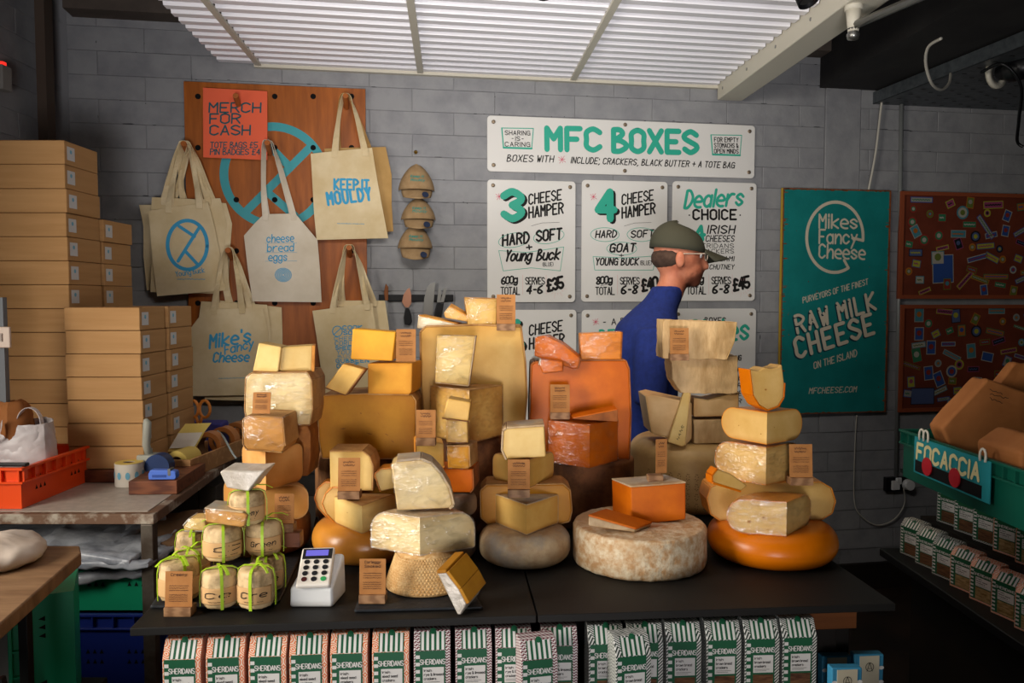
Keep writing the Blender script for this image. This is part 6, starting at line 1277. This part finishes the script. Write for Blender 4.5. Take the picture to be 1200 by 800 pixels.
# ================================================================ RIGHT SHELVES
XR = 1.35; Y0, Y1 = 1.15, 2.86; zs = .645
sh = E('wall_shelving', 'low black shelf unit of cracker cartons along the right hand side', 'shelving', (XR, 0, 0))
MB().box(-.01, .42, Y0, Y1, zs-.03, zs-.001).build('shelf_board', m_blackm, sh, bev=.004); MB().box(.105, .42, Y0, Y1-.06, zs+.0, zs+.134).build('step', m_dark, sh); MB().box(.25, .42, Y0, Y1-.14, zs+.135, zs+.303).build('upright_panel', m_dark, sh)
MB().box(.0, .42, Y0, Y1-.12, zs+.303, zs+.314).build('upper_shelf', m_blackm, sh); MB().box(.06, .4, Y0, Y1-.1, 0, zs-.031).build('plinth', m_dark, sh)
src2 = {}
def side_carton(kind, label, x, y, z, grp, sc=1.0, ys=1.3):
    if kind not in src2: src2[kind] = o = carton(kind)
    else: o = cpy(src2[kind])
    o.location = (x, y, z); o.rotation_euler = (0, 0, -PI/2+.28); o.scale = (ys, 1, .76); o['label'] = label; o['group'] = grp
n = 0
for i in range(14):
    y = Y1-.06-i*.108
    kd = 'green' if (i < 3 or i > 6) else 'orange'
    side_carton(kd, '%s carton from the wall in the lower row of the right hand shelf' % ORF[i], XR+.035, y, zs+.0005, 'lower row of cartons on right shelf')
for i in range(9):
    y = Y1-.13-i*.108; kd = 'green' if i < 3 else 'orange'
    side_carton(kd, '%s carton from the wall in the upper row of the right hand shelf' % ORF[i], XR+.125, y, zs+.135, 'upper row of cartons on right shelf')
# FOCACCIA crate
fy0, fy1 = 1.72, 2.62; fx = 1.30; fz = zs+.316
fc = crate('bread_crate', 'large dark green bread crate with a lettered sign on the right shelf', 0, .42, 0, fy1-fy0, 0, .155, M('dark green plastic', '#085040', rough=.45), (fx, fy0, fz), 0)
sg = E('crate_sign', 'turquoise sign with cream bakery lettering tied to the green crate', 'sign', (fx-.016, (at(1080, 515, 1).x and 2.30), fz+.1)); 
ys0, ys1 = F*fx/ (1174-600)*1.0, F*fx/(1082-600); sg.location = (fx-.018, (ys0+ys1)/2, fz+.095); sw_, sh_ = (ys1-ys0), .115
sg.rotation_euler = (0, 0, -PI/2)
MB().box(-sw_/2, sw_/2, 0, .004, -sh_/2, sh_/2).build('sign_panel', M('sign turquoise', '#1f858e', rough=.5), sg, bev=.001)
MB().box(-sw_/2+.01, sw_/2-.035, -.001, 0, -sh_/2+.006, -sh_/2+.042).build('dark_strip', m_blackp, sg)
mb = MB(); tx(mb, 'FOCACCIA', (-sw_/2+.02, -.008), (sw_/2-.05, -.004), .046, .24, .1, -.0016, gap=1.9); mb.build('lettering', M('sign cream', '#d8cf9c', rough=.6), sg, nrm=False)
for x in (-sw_*.28, sw_*.1):
    b = MB().lathe([(0, 0), (.028, 0), (.028, .003), (0, .004)], 24).build('red_badge', M('red badge', '#b3202c', rough=.4), sg, loc=(x, -.003, -.022), rot=(PI/2, 0, 0))
    mb = MB(); tx(mb, 'FUNKY', (-.02, .002), (.02, .002), .011, .2, 0, -.0008); mb.v = [(a, c, -(b_)) for a, b_, c in mb.v]; mb.build('badge_lettering', m_cw, b, nrm=False)
for x in (-sw_/2+.05, -sw_/2+.075, sw_/2-.03): MB().tube([Vector((x+.012*math.cos(t), -.003+.012*math.sin(2*t)*.2, sh_/2-.005+.035*math.sin(t))) for t in [PI*k/8 for k in range(9)]], .0035, 6).build('rope_tie', M('white rope', '#c8c2b4', rough=.8), sg, smooth=True)
def kbag(label, pts, Y, d, rz=0, tilt=0, dx=0):
    W_ = [at(a, b, Y) for a, b in pts]; c = W_[0]; r = E('bread_bag', label, 'paper bag', tuple(c), rz); r['group'] = 'brown paper bags in the green crate'
    o = MB().prism([p-c for p in W_], Vector((dx, d, 0))).build('bag_body', m_kraftbag, r, bev=.012, seg=3); rough_up(o, 2, .012, .06)
    return r, c
r, c = kbag('large tilted brown paper bag with handwriting in the green crate', [(1104, 501), (1158, 443), (1212, 462), (1214, 552), (1118, 538)], 2.45, .09)
mb = MB()
for i in range(3):
    p0 = at(1157, 456+i*5, 2.446)-c; p1 = at(1172+7*(i % 2), 461+i*5.2, 2.446)-c; L_ = math.hypot(p1.x-p0.x, p1.z-p0.z)
    rr = random.Random(i); pts = [(p0.x+(p1.x-p0.x)*k/12, p0.z+(p1.z-p0.z)*k/12+rr.uniform(-.003, .003)) for k in range(13)]; stroke(mb, pts, .0018, -.016, 0, False)
mb.build('handwriting', m_ink, r, nrm=False)
kbag('second brown paper bag further back in the green crate', [(1168, 452), (1190, 424), (1240, 430), (1240, 530), (1165, 530)], 2.56, .045)
kbag('low brown paper bag lying at the near end of green crate', [(1197, 530), (1222, 512), (1250, 520), (1250, 570), (1197, 568)], 2.06, .2)
# ================================================================ THE MAN
man = E('person', 'walking man in an olive cap and blue sweater seen in profile behind cheeses', 'person', (.56, 3.12, 0))
def rings(mb, rs, n=20):
    vs = []; fs = []
    for (z, cx, rx, ry) in rs:
        for k in range(n): a = 2*PI*k/n; vs.append((cx+rx*math.cos(a), ry*math.sin(a), z))
    for i in range(len(rs)-1):
        for k in range(n): fs.append((i*n+k, i*n+(k+1) % n, (i+1)*n+(k+1) % n, (i+1)*n+k))
    fs += [tuple(range(n)), tuple((len(rs)-1)*n+k for k in reversed(range(n)))]; mb.add(vs, fs)
def ball(mb, c, r, n=14):
    pr = [(r[0]*math.sin(PI*i/n), -math.cos(PI*i/n)) for i in range(n+1)]
    vs = []; fs = []; m = 18
    for q, z in pr:
        for k in range(m): a = 2*PI*k/m; vs.append((c[0]+q*math.cos(a), c[1]+q*math.sin(a)*r[1]/r[0], c[2]+z*r[2]))
    for i in range(n):
        for k in range(m): fs.append((i*m+k, i*m+(k+1) % m, (i+1)*m+(k+1) % m, (i+1)*m+k))
    mb.add(vs, fs)
def fuse(o, vox, sm=4):
    m = o.modifiers.new('r', 'REMESH'); m.mode = 'VOXEL'; m.voxel_size = vox; m.use_smooth_shade = True
    s_ = o.modifiers.new('s', 'SMOOTH'); s_.iterations = sm; s_.factor = .6
# body: one continuous figure (legs, trunk, arms, neck, head, hands)
b = MB(); HX, HZ = .098, 1.705    # head centre
rings(b, [(.86, -.02, .10, .155), (.95, -.025, .105, .16), (1.08, -.03, .10, .145), (1.22, -.035, .112, .165), (1.36, -.035, .12, .185), (1.45, -.025, .10, .17), (1.50, -.005, .07, .10)])
b.tube([(.0, 0, 1.44), (.035, 0, 1.53), (.065, 0, 1.60), (.08, 0, 1.65)], [.075, .058, .055, .06], 14)
ball(b, (HX-.012, 0, HZ+.02), (.096, .076, .105)); ball(b, (HX+.03, 0, HZ-.045), (.058, .052, .062)); ball(b, (HX+.052, 0, HZ-.088), (.028, .026, .024)); ball(b, (HX+.005, 0, HZ-.06), (.06, .056, .05))
b.tube([(HX+.078, 0, HZ+.02), (HX+.098, 0, HZ-.018), (HX+.104, 0, HZ-.030), (HX+.082, 0, HZ-.036)], [.010, .012, .014, .010], 8)
b.tube([(HX+.078, .0, HZ-.055), (HX+.090, 0, HZ-.057)], [.012, .008], 8); b.tube([(HX+.076, 0, HZ-.068), (HX+.086, 0, HZ-.069)], [.012, .008], 8)
b.tube([(HX+.074, -.04, HZ+.032), (HX+.084, 0, HZ+.034), (HX+.074, .04, HZ+.032)], .010, 8)
for s_ in (-1, 1):
    el = (-.06 if s_ < 0 else .03, s_*.225, 1.16); hd = (.13 if s_ < 0 else -.02, s_*.21, 1.02 if s_ < 0 else .93)
    b.tube([(-.03, s_*.165, 1.42), (-.045, s_*.21, 1.30), el], [.06, .052, .044], 12); b.tube([el, [(a+c)/2 for a, c in zip(el, hd)], hd], [.044, .04, .028], 12)
    dx = Vector(hd)-Vector(el); dx.normalize(); pm = Vector(hd)+dx*.045; b.tube([Vector(hd), pm, pm+dx*.03], [.026, .038, .034], 10)
    for f_ in range(4):
        st0 = pm+dx*.03+Vector((0, (f_-1.5)*.017, 0)).cross(Vector((0, 0, 0)))+Vector((0, 0, (f_-1.5)*.017)) if abs(dx.x) > .5 else pm+dx*.03+Vector(((f_-1.5)*.017, 0, 0)); L_ = (.055, .068, .064, .05)[f_]
        b.tube([st0-dx*.01, st0+dx*L_*.5, st0+dx*L_*.85+Vector((0, -s_*.012, 0))], [.0095, .009, .0075], 8)
    b.tube([pm-dx*.02, pm+Vector((.0, -s_*.03, .02))+dx*.01, pm+dx*.035+Vector((0, -s_*.038, .02))], [.012, .0105, .008], 8)
    ft = .16 if s_ < 0 else -.22; kn = (.10 if s_ < 0 else -.03, s_*.085, .50); an = (ft, s_*.085, .09)
    b.tube([(-.02, s_*.085, .92), ((-.02+kn[0])/2+.01, s_*.087, .72), kn], [.092, .082, .06], 14); b.tube([kn, ((kn[0]+an[0])/2-.015, s_*.086, .32), an], [.06, .057, .038], 14)
    b.tube([(ft-.03, s_*.085, .045), (ft+.06, s_*.087, .04), (ft+.15, s_*.09, .03)], [.04, .042, .028], 12)
body = b.build('body', m_skin, man); fuse(body, .009, 3)
# sweater
b = MB(); rings(b, [(.90, -.022, .118, .172), (1.0, -.03, .122, .168), (1.12, -.035, .122, .165), (1.24, -.04, .132, .183), (1.36, -.04, .138, .2), (1.45, -.03, .118, .185), (1.505, -.004, .088, .115), (1.545, .028, .074, .074), (1.58, .045, .066, .066), (1.60, .052, .064, .064)])
for s_ in (-1, 1):
    el = (-.06 if s_ < 0 else .03, s_*.225, 1.16); hd = (.12 if s_ < 0 else -.015, s_*.212, 1.035 if s_ < 0 else .955)
    b.tube([(-.03, s_*.155, 1.42), (-.045, s_*.205, 1.31), el], [.08, .07, .06], 12); b.tube([el, [(a+c)/2 for a, c in zip(el, hd)], hd], [.06, .053, .042], 12)
fuse(b.build('sweater', m_navy, man), .012, 5)
b = MB(); rings(b, [(.82, -.02, .118, .17), (.93, -.022, .117, .17), (.99, -.025, .115, .163)])
for s_ in (-1, 1):
    ft = .16 if s_ < 0 else -.22; kn = (.10 if s_ < 0 else -.03, s_*.085, .50); an = (ft-.005, s_*.085, .11)
    b.tube([(-.02, s_*.085, .90), ((-.02+kn[0])/2+.01, s_*.087, .72), kn], [.105, .095, .075], 14); b.tube([kn, ((kn[0]+an[0])/2-.012, s_*.086, .32), an], [.075, .07, .058], 14)
fuse(b.build('trousers', m_jean, man), .014, 4)
for s_ in (-1, 1):
    ft = .16 if s_ < 0 else -.22; b = MB(); b.tube([(ft-.045, s_*.085, .05), (ft+.06, s_*.087, .047), (ft+.17, s_*.09, .038)], [.05, .052, .036], 14); b.box(ft-.08, ft+.19, s_*.087-.042, s_*.087+.042, .0, .02); fuse(b.build('shoe', m_blackp, man), .012, 2)
# cap, hair, darker jaw, glasses, ears
m_hair = M('brown grey hair', '#4c3a30', '#3a2a22', sc=40, rough=.9, bump=.6, bsc=80)
vs = []; fs = []; NA, NV = 32, 10; b = MB()
for j in range(NV+1):
    t = PI/2*j/NV
    for k in range(NA): a = 2*PI*k/NA; vs.append((HX-.014+.108*math.cos(a)*math.cos(t), .088*math.sin(a)*math.cos(t), HZ+.033+.106*math.sin(t)**.85-.012*math.cos(a)))
for j in range(NV):
    for k in range(NA): fs.append((j*NA+k, j*NA+(k+1) % NA, (j+1)*NA+(k+1) % NA, (j+1)*NA+k))
cpo = b.add(vs, fs).build('cap_crown', m_capg, man, smooth=True); so = cpo.modifiers.new('t', 'SOLIDIFY'); so.thickness = .003
b = MB(); vs = []; fs = []
for j in range(8):
    t = j/7
    for k in range(13): u = -1+2*k/12; vs.append((HX+.078+.014*(1-u*u)+.098*t*(1-.55*u*u), .07*u*(1-.12*t), HZ+.030-.028*t-.016*u*u+.01*(1-t)))
for j in range(7):
    for k in range(12): fs.append((j*13+k, j*13+k+1, (j+1)*13+k+1, (j+1)*13+k))
o = b.add(vs, fs).build('cap_peak', m_capg, man, smooth=True); so = o.modifiers.new('t', 'SOLIDIFY'); so.thickness = .004
MB().lathe([(0, 0), (.006, 0), (.004, .004), (0, .005)], 10).build('cap_button', m_capg, man, loc=(HX-.014, 0, HZ+.142))
b = MB(); ball(b, (HX-.036, 0, HZ+.004), (.080, .078, .054)); o = b.build('hair', m_hair, man, smooth=True)
m_face = M('skin darker at jaw', '#c07c60', '#ac6248', sc=14, rough=.5); nt = m_face.node_tree  # skin colour mixed darker around the chin and jaw
tc = nt.nodes.new('ShaderNodeTexCoord'); vd = nt.nodes.new('ShaderNodeVectorMath'); vd.operation = 'DISTANCE'; vd.inputs[1].default_value = (HX+.05, 0, HZ-.088)
nz = nt.nodes.new('ShaderNodeTexNoise'); nz.inputs['Scale'].default_value = 60; ad = nt.nodes.new('ShaderNodeMath'); ad.operation = 'MULTIPLY_ADD'; ad.inputs[1].default_value = .03
mr = nt.nodes.new('ShaderNodeMapRange'); mr.inputs['From Min'].default_value = .062; mr.inputs['From Max'].default_value = .085; mr.inputs['To Min'].default_value = .85; mr.inputs['To Max'].default_value = 0
mx = nt.nodes.new('ShaderNodeMix'); mx.data_type = 'RGBA'; bs = nt.nodes['Principled BSDF']; old = bs.inputs['Base Color'].links[0].from_socket; lk = nt.links.new
lk(tc.outputs['Object'], vd.inputs[0]); lk(tc.outputs['Object'], nz.inputs['Vector']); lk(nz.outputs['Fac'], ad.inputs[0]); lk(vd.outputs['Value'], ad.inputs[2]); lk(ad.outputs[0], mr.inputs['Value']); lk(mr.outputs[0], mx.inputs['Factor'])
lk(old, mx.inputs['A']); mx.inputs['B'].default_value = srgb('#5a3226'); lk(mx.outputs['Result'], bs.inputs['Base Color']); body.data.materials.clear(); body.data.materials.append(m_face)
for s_ in (-1, 1):
    e = MB(); ball(e, (HX-.018, s_*.08, HZ-.005), (.018, .009, .031)); e.build('ear', m_skin, man, smooth=True)
    ey = MB(); ball(ey, (HX+.066, s_*.031, HZ+.012), (.012, .012, .012), 8); e_ = ey.build('eye', m_cw, man, smooth=True)
    ir = MB(); ball(ir, (HX+.0735, s_*.0315, HZ+.012), (.0055, .006, .006), 6); ir.build('iris', m_blackp, e_, smooth=True)
    MB().tube([(HX+.088, s_*.052, HZ+.018), (HX-.015, s_*.084, HZ+.016), (HX-.03, s_*.084, HZ-.002)], .0022, 6).build('glasses_temple', M('pale frame', '#c9b7a4', rough=.3), man)
    MB().tube([Vector((HX+.092, s_*.032+.022*math.cos(t), HZ+.010+.018*math.sin(t))) for t in [2*PI*k/20 for k in range(21)]], .0018, 6, cap=False).build('glasses_rim', M('pale frame', '#c9b7a4'), man, smooth=True)
MB().tube([(HX+.094, -.011, HZ+.014), (HX+.1, 0, HZ+.016), (HX+.094, .011, HZ+.014)], .0016, 6).build('glasses_bridge', M('pale frame', '#c9b7a4'), man)
